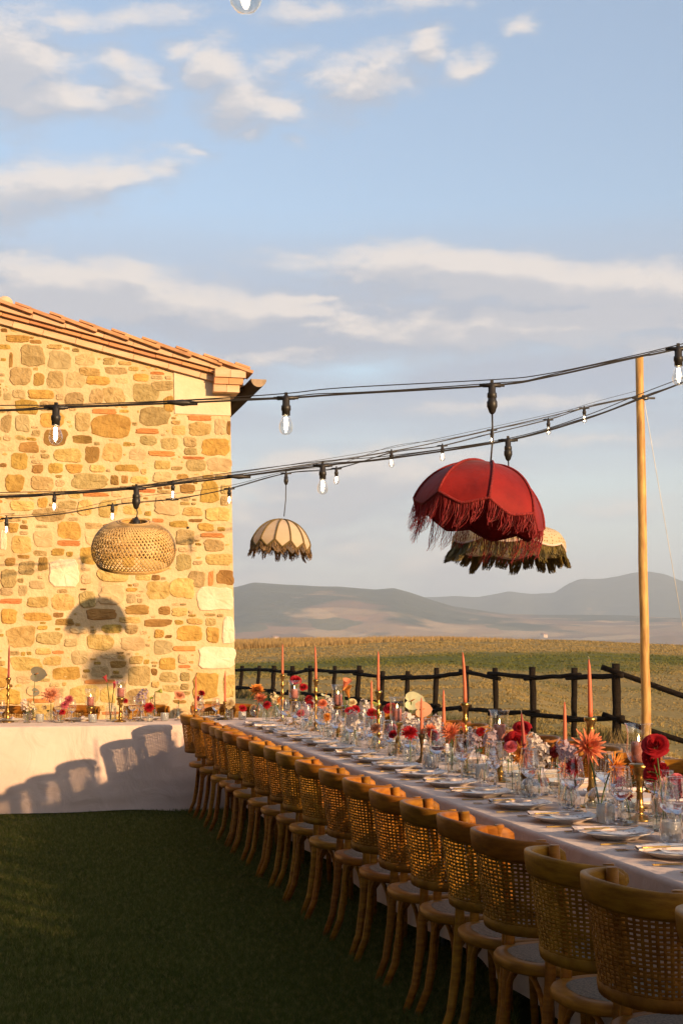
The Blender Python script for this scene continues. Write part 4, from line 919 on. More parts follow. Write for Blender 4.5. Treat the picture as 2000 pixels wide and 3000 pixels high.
    m_.grid(rows, closed=True); m_.build('seat_frame', M['wood'], t)
    m_ = MB(); rows = []
    for i in range(n):
        a = 2*PI*i/n; rows.append([V((seat_out(a, k).x, seat_out(a, k).y, .470 + .010*(1-(k/.8)**2)+.003)) for k in (.79, .72, .5, .25, .001)])
    m_.grid(rows, closed=True); m_.build('seat_panel', M['seatcane'], t)
    def arch(a, b, zl, zh, nn=13):
        pts = []
        for i in range(nn):
            f = i/(nn-1); x = math.cos(PI*(1-f)); pts.append(V(a).lerp(V(b), .5+.5*math.copysign(abs(x)**1.0, x)) + V((0, 0, zl + (zh-zl)*abs(math.sin(PI*f))**.55)))
        return pts
    for s in (-1, 1):
        m_ = MB(); m_.tube(arch((.13, s*.172, 0), (.437, s*.158, 0), .20, .428), .0095, 7); m_.build('brace', M['wood'], t)
    m_ = MB(); m_.tube(arch((.135, -.172, 0), (.135, .172, 0), .20, .425), .0095, 7); m_.build('brace', M['wood'], t)
    m_ = MB(); m_.tube(arch((.437, -.158, 0), (.437, .158, 0), .20, .428), .0095, 7); m_.build('brace', M['wood'], t)
    m_ = MB()
    for s in (-1, 1): m_.lathe([(0, .006), (.006, .004), (.008, 0)], 8); 
    return t
chair = Proto(make_chair())
ROWX, ROW0, STEP = 1.575, 12.62, .5045
NEAR = []
KNOB = [544, 569, 605, 632, 649, 674, 712, 747, 783, 827, 886, 951, 1018, 1099, 1183, 1283, 1386, 1539, 1705, 1963]   # where each chair's far ear stands along the row
for i in range(22):
    if i < len(KNOB): q = at_X(KNOB[i]*1.028, 2250, ROWX + .085); y = q.y - .212
    else: y = NEAR[-1] - STEP
    x = ROWX + random.uniform(-.012, .012); NEAR.append(y)
    chair.put((x, y, 0), math.radians(random.uniform(-5, 5)), 'rattan-back wooden chair on the lawn side of the long table, %s from the head table' % ORD[i], 'chairs along the lawn side of the long table')
for i in range(19):
    y = ROW0 - .1 - STEP*i + random.uniform(-.03, .03); x = 3.60 + random.uniform(-.03, .04)
    chair.put((x, y, 0), PI + math.radians(random.uniform(-7, 7)), 'rattan-back wooden chair on the field side of the long table, %s from the head table' % ORD[i], 'chairs along the field side of the long table')
for i, u in enumerate((28, 225, 427, 620, 690)):
    p = at_Y(u, 2060, 14.50); x = p.x
    chair.put((x, 14.50 + random.uniform(-.02, .02), 0), -PI/2 + math.radians(random.uniform(-5, 5)), 'rattan-back wooden chair between head table and stone wall, %s from the open lawn end' % ORD[i], 'chairs behind the head table')

# ------------------------------------------------------------------ place settings
def lathe_obj(name, prof, m, parent, n=28, mod=None, c=(0, 0, 0)):
    b = MB(); b.lathe(prof, n, c, mod=mod); return b.build(name, m, parent)
def single(name, builder, m):
    """a thing that is one mesh; returns a function placing copies that share the mesh"""
    me = builder().mesh(name); me.materials.append(m)
    def put(loc, rz, label, cat, group, scale=1.0, tilt=(0, 0)):
        o = bpy.data.objects.new(name, me); C.objects.link(o); o.location = loc; o.rotation_euler = (tilt[0], tilt[1], rz); o.scale = (scale,)*3 if isinstance(scale, (int, float)) else scale
        return tag(o, label, cat, group)
    return put
def plate_b():
    b = MB(); b.lathe([(.001, .004), (.080, .004), (.082, .0), (.088, .0), (.092, .006), (.138, .022), (.143, .0235), (.1435, .0255), (.138, .0255), (.100, .012), (.088, .0085), (.001, .0085)], 40); return b
put_plate = single('plate', plate_b, M['plate'])
def napkin_b():
    b = MB(); rows = []
    for i in range(9):
        f = i/8; x = -.125 + .25*f; k = 1.0 - .45*f**1.5; row = []
        for j in range(23):
            a = j/22*4.6*PI/2*1.0 + .6*f; r = (.021 - .012*j/22)*k; sq = .72
            row.append((x + .004*math.sin(j*.8), r*math.cos(a), .017*k*sq + .003 + r*math.sin(a)*sq))
        rows.append(row)
    b.grid(rows)
    rows = [[(-.02+.14*i/6, -.012-.03*j, .009+.002*math.sin(i*1.2+j)+.0015*j) for j in range(2)] for i in range(7)]; b.grid(rows)
    return b
put_napkin = single('napkin', napkin_b, M['napkin'])
def card_b():
    b = MB(); rows = [[(-.09+.18*i/8, -.045+.09*j/3, .001 + .010*(i/8-.4)**2*4 + .001*j) for j in range(4)] for i in range(9)]; b.grid(rows); return b
put_card = single('menu_card', card_b, M['card'])
def fork_b():
    b = MB(); b.box(-.10, .045, -.0035, .0035, .001, .004)
    rows = [[(.045+.03*f, -.004-.008*f*(1-.0), .003), (.045+.03*f, .004+.008*f, .003)] for f in (0, .4, 1)]; b.grid(rows)
    for k in range(4): b.box(.075, .115, -.0115+k*.0065, -.0085+k*.0065, .002, .0045)
    return b
put_fork = single('fork', fork_b, M['gold'])
def knife_b():
    b = MB(); b.box(-.115, -.01, -.005, .005, .001, .006)
    b.add([(-.01, -.004, .003), (.11, -.006, .003), (.122, .004, .003), (-.01, .004, .003), (-.01, .004, .0045), (.122, .004, .0045)], [(0, 1, 2, 3), (3, 2, 5, 4), (0, 4, 5, 1)], False); return b
put_knife = single('knife', knife_b, M['gold'])
def make_wine(name, h, rb, stem_):
    t = thing(name, 'x', 'wine glass')
    b = MB(); bh = h-stem_
    b.lathe([(.006, stem_), (rb*.45, stem_+bh*.07), (rb*.86, stem_+bh*.22), (rb, stem_+bh*.36), (rb*.97, stem_+bh*.48), (rb*.86, stem_+bh*.78), (rb*.77, h)], 28); b.build('bowl', M['glass'], t)
    b = MB(); b.lathe([(.0005, stem_+.0015), (rb*.42, stem_+bh*.07+.0015), (rb*.84, stem_+bh*.22+.0008), (rb*.955, stem_+bh*.33), (rb*.90, stem_+bh*.335), (.0005, stem_+bh*.335)], 28); b.build('water', M['water'], t)
    b = MB(); b.lathe([(rb*.765, h-.0008), (rb*.782, h-.0008), (rb*.782, h+.0012), (rb*.765, h+.0012), (rb*.765, h-.0008)], 28); b.build('rim', M['sglass'], t)
    b = MB(); b.lathe([(.0005, .0), (rb*.80, .0), (rb*.82, .0018), (rb*.4, .004), (.006, .010), (.0040, .03), (.0042, stem_*.8), (.008, stem_+.004), (.0005, stem_+.006)], 20); b.build('stem', M['sglass'], t)
    return t
wine_big = Proto(make_wine('wine_glass', .232, .049, .092)); wine_small = Proto(make_wine('wine_glass', .205, .041, .085))
def make_tumbler():
    t = thing('water_tumbler', 'x', 'tumbler'); b = MB()
    b.lathe([(.0005, .003), (.024, .003), (.036, .012), (.0425, .032), (.043, .05), (.040, .080), (.0365, .098)], 28); b.build('cup', M['glass'], t)
    b = MB(); b.lathe([(.0005, .0), (.022, .0), (.032, .006), (.022, .012), (.0005, .010)], 20); b.build('base', M['sglass'], t); return t
tumbler = Proto(make_tumbler())
def setting(cx, cy, rz, who, side, full=True):
    """rz turns local +x (away from the sitter)"""
    c, s = math.cos(rz), math.sin(rz)
    P = lambda x, y, z=TH: (cx + x*c - y*s, cy + x*s + y*c, z+.0015)
    at = 'before the %s' % who
    j = lambda k: random.uniform(-k, k)
    put_plate(P(.24+j(.006), j(.01)), j(3), 'white rimmed dinner plate ' + at, 'plate', 'dinner plates on the ' + side, 1.0)
    put_napkin(P(.225+j(.01), .028+j(.012), TH+.012), rz + math.radians(j(9)) , 'rolled pinkish linen napkin on the plate ' + at, 'napkin', 'rolled napkins on the ' + side)
    if full: put_card(P(.265, -.035+j(.01), TH+.018), rz + j(.12), 'printed paper menu card on the plate ' + at, 'menu card', 'menu cards on the ' + side)
    if full:
        put_knife(P(.23+j(.02), -.005+j(.01), TH+.033), rz + .06 + j(.12), 'slim gold knife laid across the plate ' + at, 'knife', 'gold knives on the plates')
        put_fork(P(.21+j(.02), .172+j(.008)), rz + PI + j(.06), 'gold fork on the cloth ' + at, 'fork', 'gold forks on the ' + side)
        put_knife(P(.20+j(.02), -.175+j(.008)), rz + j(.06), 'gold table knife on the cloth ' + at, 'knife', 'gold knives on the cloth')
    wine_big.put(P(.425+j(.012), -.16+j(.03)), j(3), 'large clear wine glass ' + at, 'wine glasses on the ' + side)
    wine_small.put(P(.455+j(.012), -.055+j(.03)), j(3), 'small clear wine glass ' + at, 'small wine glasses on the ' + side)
    tumbler.put(P(.365+j(.012), -.235+j(.015)), j(3), 'clear rounded water tumbler ' + at, 'water tumblers on the ' + side)
for i in range(21):
    y = ROW0 - STEP*i + .03
    if y > 12.6: y = 12.58
    setting(TX0, y, 0., '%s lawn-side chair from the head table' % ORD[i], 'lawn side')
for i in range(18):
    setting(TX1, ROW0 - .1 - STEP*i, PI, '%s field-side chair from the head table' % ORD[i], 'field side', full=False)
for i, u in enumerate((28, 225, 427, 620)):
    setting(at_Y(u, 2100, HY1).x, HY1, -PI/2, '%s wall-side chair from the lawn end' % ORD[i], 'head table', full=True)

# ------------------------------------------------------------------ candles, stands, vases
BRZ = dict(n=20)
def stand_profile(h, foot, cup, kind=0):
    p = [(0.0005, 0), (foot, 0), (foot, .005), (foot*.86, .010), (foot*.45, .020), (.012, .034)]
    body = h - .034 - .055
    z0 = .034
    if kind == 0:    # many beads
        for f, r in ((.06, .018), (.12, .009), (.18, .021), (.24, .011), (.30, .009), (.42, .0145), (.52, .0095), (.60, .0085), (.66, .019), (.72, .009), (.80, .0085), (.86, .022), (.92, .010), (1., .012)): p.append((r, z0+body*f))
    elif kind == 1:  # plain column with collars
        for f, r in ((.04, .022), (.10, .017), (.14, .023), (.20, .015), (.55, .013), (.58, .018), (.62, .013), (.88, .015), (.92, .024), (1., .018)): p.append((r, z0+body*f))
    else:            # slim
        for f, r in ((.1, .009), (.6, .0075), (.9, .010), (1., .013)): p.append((r, z0+body*f))
    zc = h-.055
    p += [(cup*.6, zc+.012), (cup*.72, zc+.030), (cup, zc+.036), (cup, h), (cup*.86, h), (.012, h-.006), (.0005, h-.006)]
    return p
def candlestick(loc, h, kind, label, m='brass', foot=.055, cup=.026, group='brass candlesticks'):
    b = MB(); b.lathe(stand_profile(h, foot, cup, kind), 22); o = b.build('candlestick', M[m]); o.location = loc; tag(o, label, 'candlestick', group); return o
def taper_candle(loc, h, label, m='taper', lean=(0, 0), r=.0112):
    b = MB(); n = 9
    b.tube([(lean[0]*f*f, lean[1]*f*f, h*f) for f in np.linspace(0, 1, n)], [r*(1-.42*f**1.5) for f in np.linspace(0, .93, n-1)]+[r*.22], 10)
    t = thing('taper_candle', label, 'candle', loc, 0, 'taper candles'); b.build('wax', M[m], t)
    w = MB(); w.tube([(lean[0], lean[1], h-.002), (lean[0]+.001, lean[1], h+.008), (lean[0]-.004, lean[1]+.002, h+.016)], .0011, 5); w.build('wick', M['wick'], t); return t
def hurricane(loc, h, label, r=.053, gh=.165):
    """brass stand, glass chimney standing on it, pillar candle inside"""
    b = MB(); p = stand_profile(h, .056, .040, 1); b.lathe(p, 24); o = b.build('candle_stand', M['brass']); o.location = loc; tag(o, 'brass pedestal ' + label, 'candle stand', 'brass pedestals of the hurricane lamps')
    g = MB(); g.lathe([(.020, .001), (r*.62, .006), (r*.86, .022), (r*.97, .045), (r*.93, .085), (r*.88, .12), (r*.94, gh*.92), (r*1.07, gh)], 32)
    g.lathe([(r*1.065, gh-.001), (r*1.085, gh-.001), (r*1.085, gh+.0015), (r*1.065, gh+.0015)], 32)
    o = g.build('hurricane_glass', M['hglass']); o.location = (loc[0], loc[1], loc[2]+h); tag(o, 'clear flared hurricane glass ' + label, 'candle glass', 'hurricane glasses')
    t = thing('pillar_candle', 'pink pillar candle inside the hurricane glass ' + label, 'candle', (loc[0], loc[1], loc[2]+h+.007), 0, 'pillar candles')
    b = MB(); b.lathe([(.0005, 0), (.031, 0), (.0315, .04), (.031, .080), (.029, .083), (.020, .079), (.0005, .077)], 22); b.build('wax', M['pillar'], t)
    b = MB(); b.tube([(0, 0, .076), (0, 0, .086)], .001, 5); b.build('wick', M['black'], t)
    b = MB(); b.lathe([(.0005, .084), (.0035, .089), (.0042, .094), (.0025, .103), (.0003, .112)], 10); b.build('flame', M['flame'], t)
def base(u, X, dx=0, dy=0):
    d = ray(u, 2100); k = X/d.x; return Vector((X+dx, d.y*k+dy, TH+.0015))
def top_z(u, v, X): return at_X(u, v, X).z
def on_cloth(u, v): p = at_Z(u, v, TH+.0015); return p
LT = 'on the long table'
# tall tapers
TALL = [(827, 1885, 1975, 'beside the round dahlia vase at the head table end'), (925, 1890, 1990, 'standing between two hurricane lamps near the head table'), (1108, 1905, 2023, 'next to the pale anthurium, mid table'), (1362, 1907, 2058, 'rising behind the coral-orange dahlia, mid table'), (1728, 1927, 2100, 'behind the big coral dahlia at the near end')]
for i, (u, vt, vj, where) in enumerate(TALL):
    p = base(u, 2.60); zj = top_z(u, vj, 2.60); zt_ = top_z(u, vt, 2.60)
    candlestick(p, zj-p.z, 0 if i < 4 else 1, 'tall turned brass candlestick ' + where, cup=.029 if i == 4 else .027)
    ln = [(0, 0), (-.008, 0), (0, 0), (-.012, .002), (-.003, 0)][i]
    taper_candle((p.x, p.y, zj-.008), zt_-zj, 'long terracotta taper ' + where, lean=ln)
LOWT = [(1088, 1990, 2080, 2.78, 'behind the yellow-green calla bud'), (1234, 2040, 2150, 2.55, 'among the white stocks'), (1299, 2017, 2125, 2.80, 'just past the white stocks towards the field'), (1535, 2085, 2262, 2.50, 'with a bent tip, beside the pair of red roses'), (1653, 2052, 2200, 2.80, 'rising out of the greyish stock blossom')]
for i, (u, vt, vj, X, where) in enumerate(LOWT):
    p = base(u, X); zj = top_z(u, vj, X); zt_ = top_z(u, vt, X)
    candlestick(p, zj-p.z, 2, 'short slim dark brass candle holder ' + where, 'darkbrass', foot=.045, cup=.021, group='short candle holders')
    taper_candle((p.x, p.y, zj-.008), zt_-zj, 'terracotta taper in a low holder ' + where, lean=((-.014, .004) if i == 3 else (0, 0)), m='redwax' if i == 3 else 'taper')
HUR = [(862, 2048, 'beneath the red rose near the head table'), (990, 2068, 'next to the orange calla lily'), (1163, 2115, 'in front of the big pale anthurium'), (1462, 2172, 'left of the two stacked red roses'), (1868, 2237, 'nearest the big red rose')]
HUR[3] = (1462, 2172, 'by the two stacked red roses'); HUR[4] = (1868, 2237, 'by the double red rose')
for (u, vj, where) in HUR:
    p = base(u, 2.60); hurricane(p, top_z(u, vj, 2.60)-p.z, where)
# head table candles
p = on_cloth(23, 2116); zj = at_Y(23, 1985, p.y).z; candlestick(p, zj-p.z, 0, 'tall turned brass candlestick at the lawn end of the head table', foot=.065); taper_candle((p.x, p.y, zj-.008), at_Y(23, 1888, p.y).z-zj, 'dark red taper candle at the lawn end of the head table', 'redwax')
for (u, vb, vj, vt, where) in ((573, 2112, 2077, 1978, 'beside two small red blooms on the head table'), (659, 2108, 2055, 1962, 'over the cream flower on the head table')):
    p = on_cloth(u, vb); zj = at_Y(u, vj, p.y).z; candlestick(p, max(zj-p.z, .07), 2, 'small brass candle holder ' + where, foot=.04, cup=.02, group='short candle holders'); taper_candle((p.x, p.y, zj-.008), at_Y(u, vt, p.y).z-zj, 'terracotta taper candle ' + where)
for (u, vb, vj, where) in ((265, 2112, 2070, 'beside the pink zinnias on the head table'), (353, 2115, 2044, 'next to the red callas on the head table')):
    p = on_cloth(u, vb); hurricane(p, at_Y(u, vj, p.y).z-p.z, where)

# vases (built once each, then copied)
def vase_proto(name, prof, m, n=26, mod=None, foot=True):
    t = thing(name, 'x', 'vase'); b = MB(); b.lathe(prof, n, mod=mod); b.build('body', m, t)
    rb_ = prof[1][0]; b = MB(); b.lathe([(.0005, .001), (rb_*.9, .001), (rb_, .005), (rb_*.8, .010), (.0005, .009)], 18); b.build('foot', M['sglass'], t)
    return Proto(t)
rib = lambda a, z: 1+.035*math.cos(12*a)
VASES = {
 'bottle': vase_proto('bottle_vase', [(.0005, .002), (.036, .002), (.040, .01), (.040, .085), (.036, .10), (.016, .125), (.0135, .145), (.019, .152)], M['vglass']),
 'bud': vase_proto('bud_vase', [(.0005, .002), (.026, .002), (.033, .015), (.030, .045), (.014, .085), (.010, .125), (.014, .142)], M['glass'], mod=rib),
 'bubble': vase_proto('bubble_vase', [(.0005, .002), (.035, .002), (.062, .022), (.075, .060), (.066, .098), (.036, .124), (.018, .134), (.016, .148), (.022, .156)], M['vglass'], 30),
 'jar': vase_proto('glass_jar', [(.0005, .002), (.034, .002), (.037, .008), (.037, .088), (.039, .095)], M['vglass'], mod=rib),
 'carafe': vase_proto('carafe_vase', [(.0005, .002), (.042, .002), (.045, .01), (.043, .05), (.020, .115), (.015, .15), (.020, .163)], M['glass'], 30, mod=rib),
 'apothecary': vase_proto('apothecary_bottle', [(.0005, .002), (.045, .002), (.048, .008), (.048, .120), (.040, .138), (.026, .145), (.025, .160), (.032, .164), (.032, .170)], M['vglass']),
}
VH = dict(bottle=.150, bud=.14, bubble=.154, jar=.093, carafe=.16, apothecary=.168)
def cup_b():
    b = MB(); b.lathe([(.0005, .003), (.034, .003), (.0375, .008), (.0385, .072), (.039, .076), (.036, .076), (.0355, .012), (.0005, .010)], 30, mod=lambda a, z: 1+.012*math.cos(24*a)); return b
put_cup = single('votive_cup', cup_b, M['fglass'])
def tea_light(loc, lab):
    pass
# ------------------------------------------------------------------ flowers (bloom looks along +z at the origin)
def petal_patch(m_, L, w, curl, base_r, rot, pitch, fold=.25, nseg=3, z0=0, droop=0.):
    """one petal: narrow, pointed, curling"""
    Mx = Matrix.Rotation(rot, 4, 'Z'); vs = []
    for i in range(nseg+1):
        f = i/nseg; ww = w*(math.sin(PI*min(.97, .12+.80*f)))**.8; a = pitch + curl*f
        x = base_r + L*f*math.cos(pitch+curl*f*.5); z = z0 + L*f*math.sin(pitch+curl*f*.5) - droop*f*f
        for k in (-1, 0, 1): vs.append(Mx @ V((x, k*ww/2, z + abs(k)*ww*fold)))
    fs = []
    for i in range(nseg):
        for k in range(2): a = i*3+k; fs.append((a, a+1, a+4, a+3))
    m_.add(vs, fs)
def dahlia(r, spiky=True, n=78):
    m_ = MB(); g = 2.39996
    for i in range(n):
        f = i/n; pitch = math.radians(82 - 100*f + random.uniform(-7, 7)); L = r*(.42+.55*f)*random.uniform(.9, 1.08)
        petal_patch(m_, L, r*(.16 if spiky else .24), math.radians(random.uniform(5, 45)), r*.05+r*.12*f, i*g, pitch, .35 if spiky else .2, z0=.1*r*(1-f))
    return m_
def zinnia(r, n=60):
    m_ = MB(); g = 2.39996
    for i in range(n):
        f = i/n; petal_patch(m_, r*(.45+.5*f), r*.34, math.radians(-30), r*.05+.1*r*f, i*g, math.radians(84-95*f+random.uniform(-6, 6)), .1, 2, z0=.35*r*(1-f))
    return m_
def rose(r):
    m_ = MB(); g = 2.39996
    for i in range(26):
        f = (i+.5)/26; R = r*(.10+.72*f**.9); h = r*(.75-.25*f); rot = i*g; op = .15+1.05*f**1.6; wd = math.radians(150-60*f)
        vs = []; nu, nv = 5, 4
        for a in range(nu):
            aa = (a/(nu-1)-.5)*wd
            for b in range(nv):
                t = b/(nv-1); rr = R*(.35+.65*t**.7) + r*.26*op*t*t*t; zz_ = -r*.25 + h*t - r*.42*max(0, op-.4)*t**3 - abs(a-2)*.04*r*t + random.uniform(-.02, .02)*r
                vs.append((rr*math.cos(rot+aa), rr*math.sin(rot+aa), zz_))
        fs = [(a*nv+b, a*nv+b+1, (a+1)*nv+b+1, (a+1)*nv+b) for a in range(nu-1) for b in range(nv-1)]
        m_.add(vs, fs)
    return m_
def carnation(r):
    m_ = MB(); g = 2.39996
    for i in range(46):
        f = i/46; rot = i*g; pitch = math.radians(86-88*f); vs = []; L = r*(.75+.25*f)
        for a in range(5):
            for t in (0.15, .7, 1.0):
                w = (a/4-.5)*r*.55*t; x = L*t*math.cos(pitch)+.05*r; z = L*t*math.sin(pitch)*.9 + (r*.07*math.sin(a*2.6+i) if t == 1 else 0)
                vs.append((x*math.cos(rot)-w*math.sin(rot), x*math.sin(rot)+w*math.cos(rot), z-.2*r))
        m_.add(vs, [(a*3+b, a*3+b+1, (a+1)*3+b+1, (a+1)*3+b) for a in range(4) for b in range(2)])
    return m_
def stock(r):
    """spike of loose four-petalled florets along +z"""
    m_ = MB()
    for i in range(22):
        f = i/22; a = i*2.39996; z = -1.5*r + 2.6*r*f; rr = r*(.75-.42*f); c = V((rr*math.cos(a), rr*math.sin(a), z)); out = V((math.cos(a), math.sin(a), .45)).normalized()
        q = out.to_track_quat('Z', 'Y').to_matrix(); s = r*random.uniform(.30, .46)
        for k in range(5):
            b_ = k*2*PI/5+random.uniform(-.3, .3); d_ = V((math.cos(b_), math.sin(b_), 0)); e = V((-math.sin(b_), math.cos(b_), 0)); lift = random.uniform(.1, .7)
            pts = [V((0, 0, 0)), d_*s*.6+e*s*.42+V((0, 0, s*lift*.5)), d_*s*1.05+V((0, 0, s*lift)), d_*s*.6-e*s*.42+V((0, 0, s*lift*.55))]
            m_.add([c + q @ p for p in pts], [(0, 1, 2), (0, 2, 3)])
    return m_
def calla(r):
    m_ = MB(); rows = []
    for i in range(9):
        f = i/8; row = []
        for j in range(17):
            a = -PI*1.06 + 2*PI*1.06*j/16; lip = (1+math.cos(a))/2
            rad = r*(.16+.30*f + .62*f**3*(.35+.65*lip)); z = -1.7*r + 2.0*r*f + .85*r*f**3*lip - .35*r*f**5*lip
            row.append((rad*math.cos(a)*(1+.1*f), rad*math.sin(a), z))
        rows.append(row)
    m_.grid(rows); return m_
def heart(r, cup=.18):
    m_ = MB(); rows = []
    for i in range(15):
        a = -PI + 2*PI*i/14; rr = r*(.72 + .34*abs(math.sin(a*.5))**1.2 - .40*max(0, math.cos(a))**8*1.0 + .30*max(0, -math.cos(a))**6)
        rows.append([(k*rr*math.cos(a+PI), k*rr*math.sin(a+PI)*.95, -cup*r*(1-k*k) + .10*r*k*math.sin(3*a)) for k in (.02, .35, .7, 1.0)])
    m_.grid(rows); return m_
BLOOMS = {}
def bloom_mesh(kind, var):
    key = (kind, var)
    if key not in BLOOMS:
        random.seed(hash(kind) % 1000 + var if False else sum(map(ord, kind))*7+var)
        m_ = {'dahlia': lambda: dahlia(1., True), 'ball_dahlia': lambda: dahlia(1., False, 90), 'zinnia': lambda: zinnia(1.), 'rose': lambda: rose(1.), 'carnation': lambda: carnation(1.), 'stock': lambda: stock(1.), 'calla': lambda: calla(1.), 'anthurium': lambda: heart(1.)}[kind]()
        BLOOMS[key] = m_
    return BLOOMS[key]
MESHES = {}
def flower(kind, colour, pos, r, root, label, face=None, group=None, leaf=False, var=0):
    """bloom at pos on a stem that comes up from root"""
    name = {'stock': 'stock_flower', 'calla': 'calla_lily', 'anthurium': 'anthurium', 'rose': 'rose', 'carnation': 'carnation', 'zinnia': 'zinnia'}.get(kind, 'dahlia')
    pos = V(pos); root = V(root); t = thing(name, label, 'flower', tuple(root), 0, group or 'flowers on the tables')
    key = (kind, var, colour)
    if key not in MESHES: MESHES[key] = bloom_mesh(kind, var).mesh('bloom'); MESHES[key].materials.append(M[colour])
    d = V(face) if face is not None else (EYE - pos).normalized()*.75 + V((random.uniform(-.35, .35), random.uniform(-.2, .2), .55))
    d.normalize()
    o = bpy.data.objects.new('bloom', MESHES[key]); C.objects.link(o); o.parent = t; o.location = pos-root; o.scale = (r,)*3
    q = d.to_track_quat('Z', 'Y'); o.rotation_mode = 'QUATERNION'; o.rotation_quaternion = q @ Euler((0, 0, random.uniform(0, 6) if kind not in ('anthurium', 'calla') else 0)).to_quaternion()
    sm = MB(); end = (pos-root) - d*r*({'calla': 1.7, 'stock': 1.4}.get(kind, .15)); mid = V((end.x*.35, end.y*.35, end.z*.62))
    pts = [V((0, 0, 0)).lerp(mid, f).lerp(mid.lerp(end, f), f) for f in np.linspace(0, 1, 8)]
    sm.tube(pts, max(.0016, min(.0036, r*.05)) if kind != 'calla' else .0042, 6); sm.build('stem', M['stem'], t)
    if kind == 'dahlia' or kind == 'zinnia':
        e = MB(); e.lathe([(0.0005, .30), (.09, .29), (.16, .22), (.16, .10)], 10); k = e.build('eye', M['yellowgreen'], t); k.location = o.location; k.scale = o.scale; k.rotation_mode = 'QUATERNION'; k.rotation_quaternion = o.rotation_quaternion
    if kind == 'anthurium':
        e = MB(); e.tube([(0, 0, -.1), (.18, 0, .22), (.42, 0, .52)], [.07, .065, .03], 7); k = e.build('spadix', M['amber'], t); k.location = o.location; k.scale = o.scale; k.rotation_mode = 'QUATERNION'; k.rotation_quaternion = o.rotation_quaternion
    if leaf:
        lf = MB(); q2 = pts[4]
        petal_patch(lf, .055, .022, -.8, 0, random.uniform(0, 6), .7, .15, 4); l_ = lf.build('leaf', M['stem'], t); l_.location = q2
    return t
random.seed(11)
VC = {}
def vase_at(kind, loc, label, scale=1.0):
    VASES[kind].put((loc[0], loc[1], loc[2]), random.uniform(0, 3), label, 'flower vases on the tables', scale)
def arrangement(u, vbase_X, vkind, vlabel, blooms, dy=0., scale=1.0):
    """a vase standing under column u at distance X (or on the cloth at row v), with its flowers"""
    b = base(u, vbase_X) if vbase_X < 10 else on_cloth(u, vbase_X)
    b = V(b); 
    if vkind == 'cup': put_cup(b, 0, vlabel, 'votive cup', 'ribbed votive cups', 1.0)
    else: vase_at(vkind, b, vlabel, scale)
    for (bu, bv, kind, colour, px_r, label, *rest) in blooms:
        if vbase_X < 10: p = at_X(bu, bv, b.x + (rest[0] if rest else random.uniform(-.02, .02)))
        else: p = at_Y(bu, bv, b.y + (rest[0] if rest else 0))
        zd = p.dot(FWD); face = rest[1] if len(rest) > 1 else None
        flower(kind, colour, p, px_r*(1.06 if vbase_X < 10 else 1.0)*zd/F, b + V((random.uniform(-.008, .008), random.uniform(-.008, .008), .012)), label, face, leaf=kind in ('rose', 'stock', 'zinnia'), var=random.randint(0, 1))
A = arrangement
# head table, from the lawn end
A(80, 2118, 'jar', 'ribbed glass jar of tiny pale blossoms at the lawn end of the head table', [(72, 2060, 'stock', 'white', 14, 'sprig of tiny pale blossom in the ribbed jar, leaning to the candlestick'), (90, 2062, 'stock', 'cream', 13, 'sprig of tiny cream blossom in the ribbed jar on the head table')])
A(98, 2104, 'bottle', 'clear bottle vase holding the grey-green anthurium on the head table', [(104, 1975, 'anthurium', 'greygreen', 25, 'large grey-green anthurium standing tall against the stone wall', 0, (-.15, -1, .25)), (102, 2027, 'anthurium', 'greygreen', 13, 'small folded grey-green anthurium below the tall one', 0, (.5, -.8, .2))])
put_cup(on_cloth(117, 2116), 0, 'frosted ribbed votive cup between the blossom jar and the round vase', 'votive cup', 'ribbed votive cups')
A(150, 2112, 'bubble', 'round bubble glass vase on the head table with a peach dahlia', [(150, 2037, 'ball_dahlia', 'peach', 28, 'big pale peach dahlia in the round vase on the head table'), (130, 2072, 'zinnia', 'cream', 9, 'small cream blossom leaning from the round head table vase')], scale=.72)
A(178, 2117, 'jar', 'low round glass jar of pink zinnias on the head table', [(203, 2051, 'ball_dahlia', 'pink', 15, 'hot pink pompon dahlia, highest of the pink trio on the head table'), (190, 2067, 'zinnia', 'pink', 14, 'pink zinnia with a yellow eye on the head table'), (183, 2087, 'zinnia', 'red', 11, 'small red zinnia low in front of the pink ones on the head table')], scale=.8)
A(200, 2112, 'bud', 'clear bud vase behind the pink zinnias on the head table', [])
put_cup(on_cloth(272, 2117), 0, 'frosted ribbed votive cup before the hurricane lamp on the head table', 'votive cup', 'ribbed votive cups')
A(325, 2113, 'apothecary', 'wide necked clear bottle with two red calla lilies on the head table', [(308, 1985, 'calla', 'calla', 9, 'dark red calla lily leaning towards the lawn on the head table', 0, (-.5, -.2, 1)), (337, 2004, 'calla', 'calla', 9, 'dark red calla lily beside the hurricane glass on the head table', 0, (.15, -.3, 1))])
A(368, 2106, 'bud', 'narrow glass vase behind the brass pedestal on the head table', [(368, 2054, 'zinnia', 'red', 9, 'small red zinnia behind the brass pedestal on the head table')])
A(412, 2113, 'carafe', 'tapered clear carafe of lilac stock on the head table', [(420, 2032, 'stock', 'lilac', 17, 'lilac stock spray in the tapered carafe on the head table')], scale=.95)
A(440, 2114, 'jar', 'ribbed glass tumbler holding a coral-red zinnia on the head table', [(437, 2073, 'ball_dahlia', 'red', 16, 'coral-red pompon zinnia facing the lawn on the head table', 0, (-.2, -1, .25))], scale=.8)
A(452, 2104, 'bud', 'clear bud vase of green lisianthus buds on the head table', [(468, 2025, 'calla', 'yellowgreen', 8, 'pale green lisianthus bud on a tall stem on the head table', 0, (1, -.3, .2)), (442, 2046, 'calla', 'yellowgreen', 5, 'small closed green bud beside the taller lisianthus')])
put_cup(on_cloth(483, 2112), 0, 'frosted ribbed votive cup alone towards the corner of the head table', 'votive cup', 'ribbed votive cups')
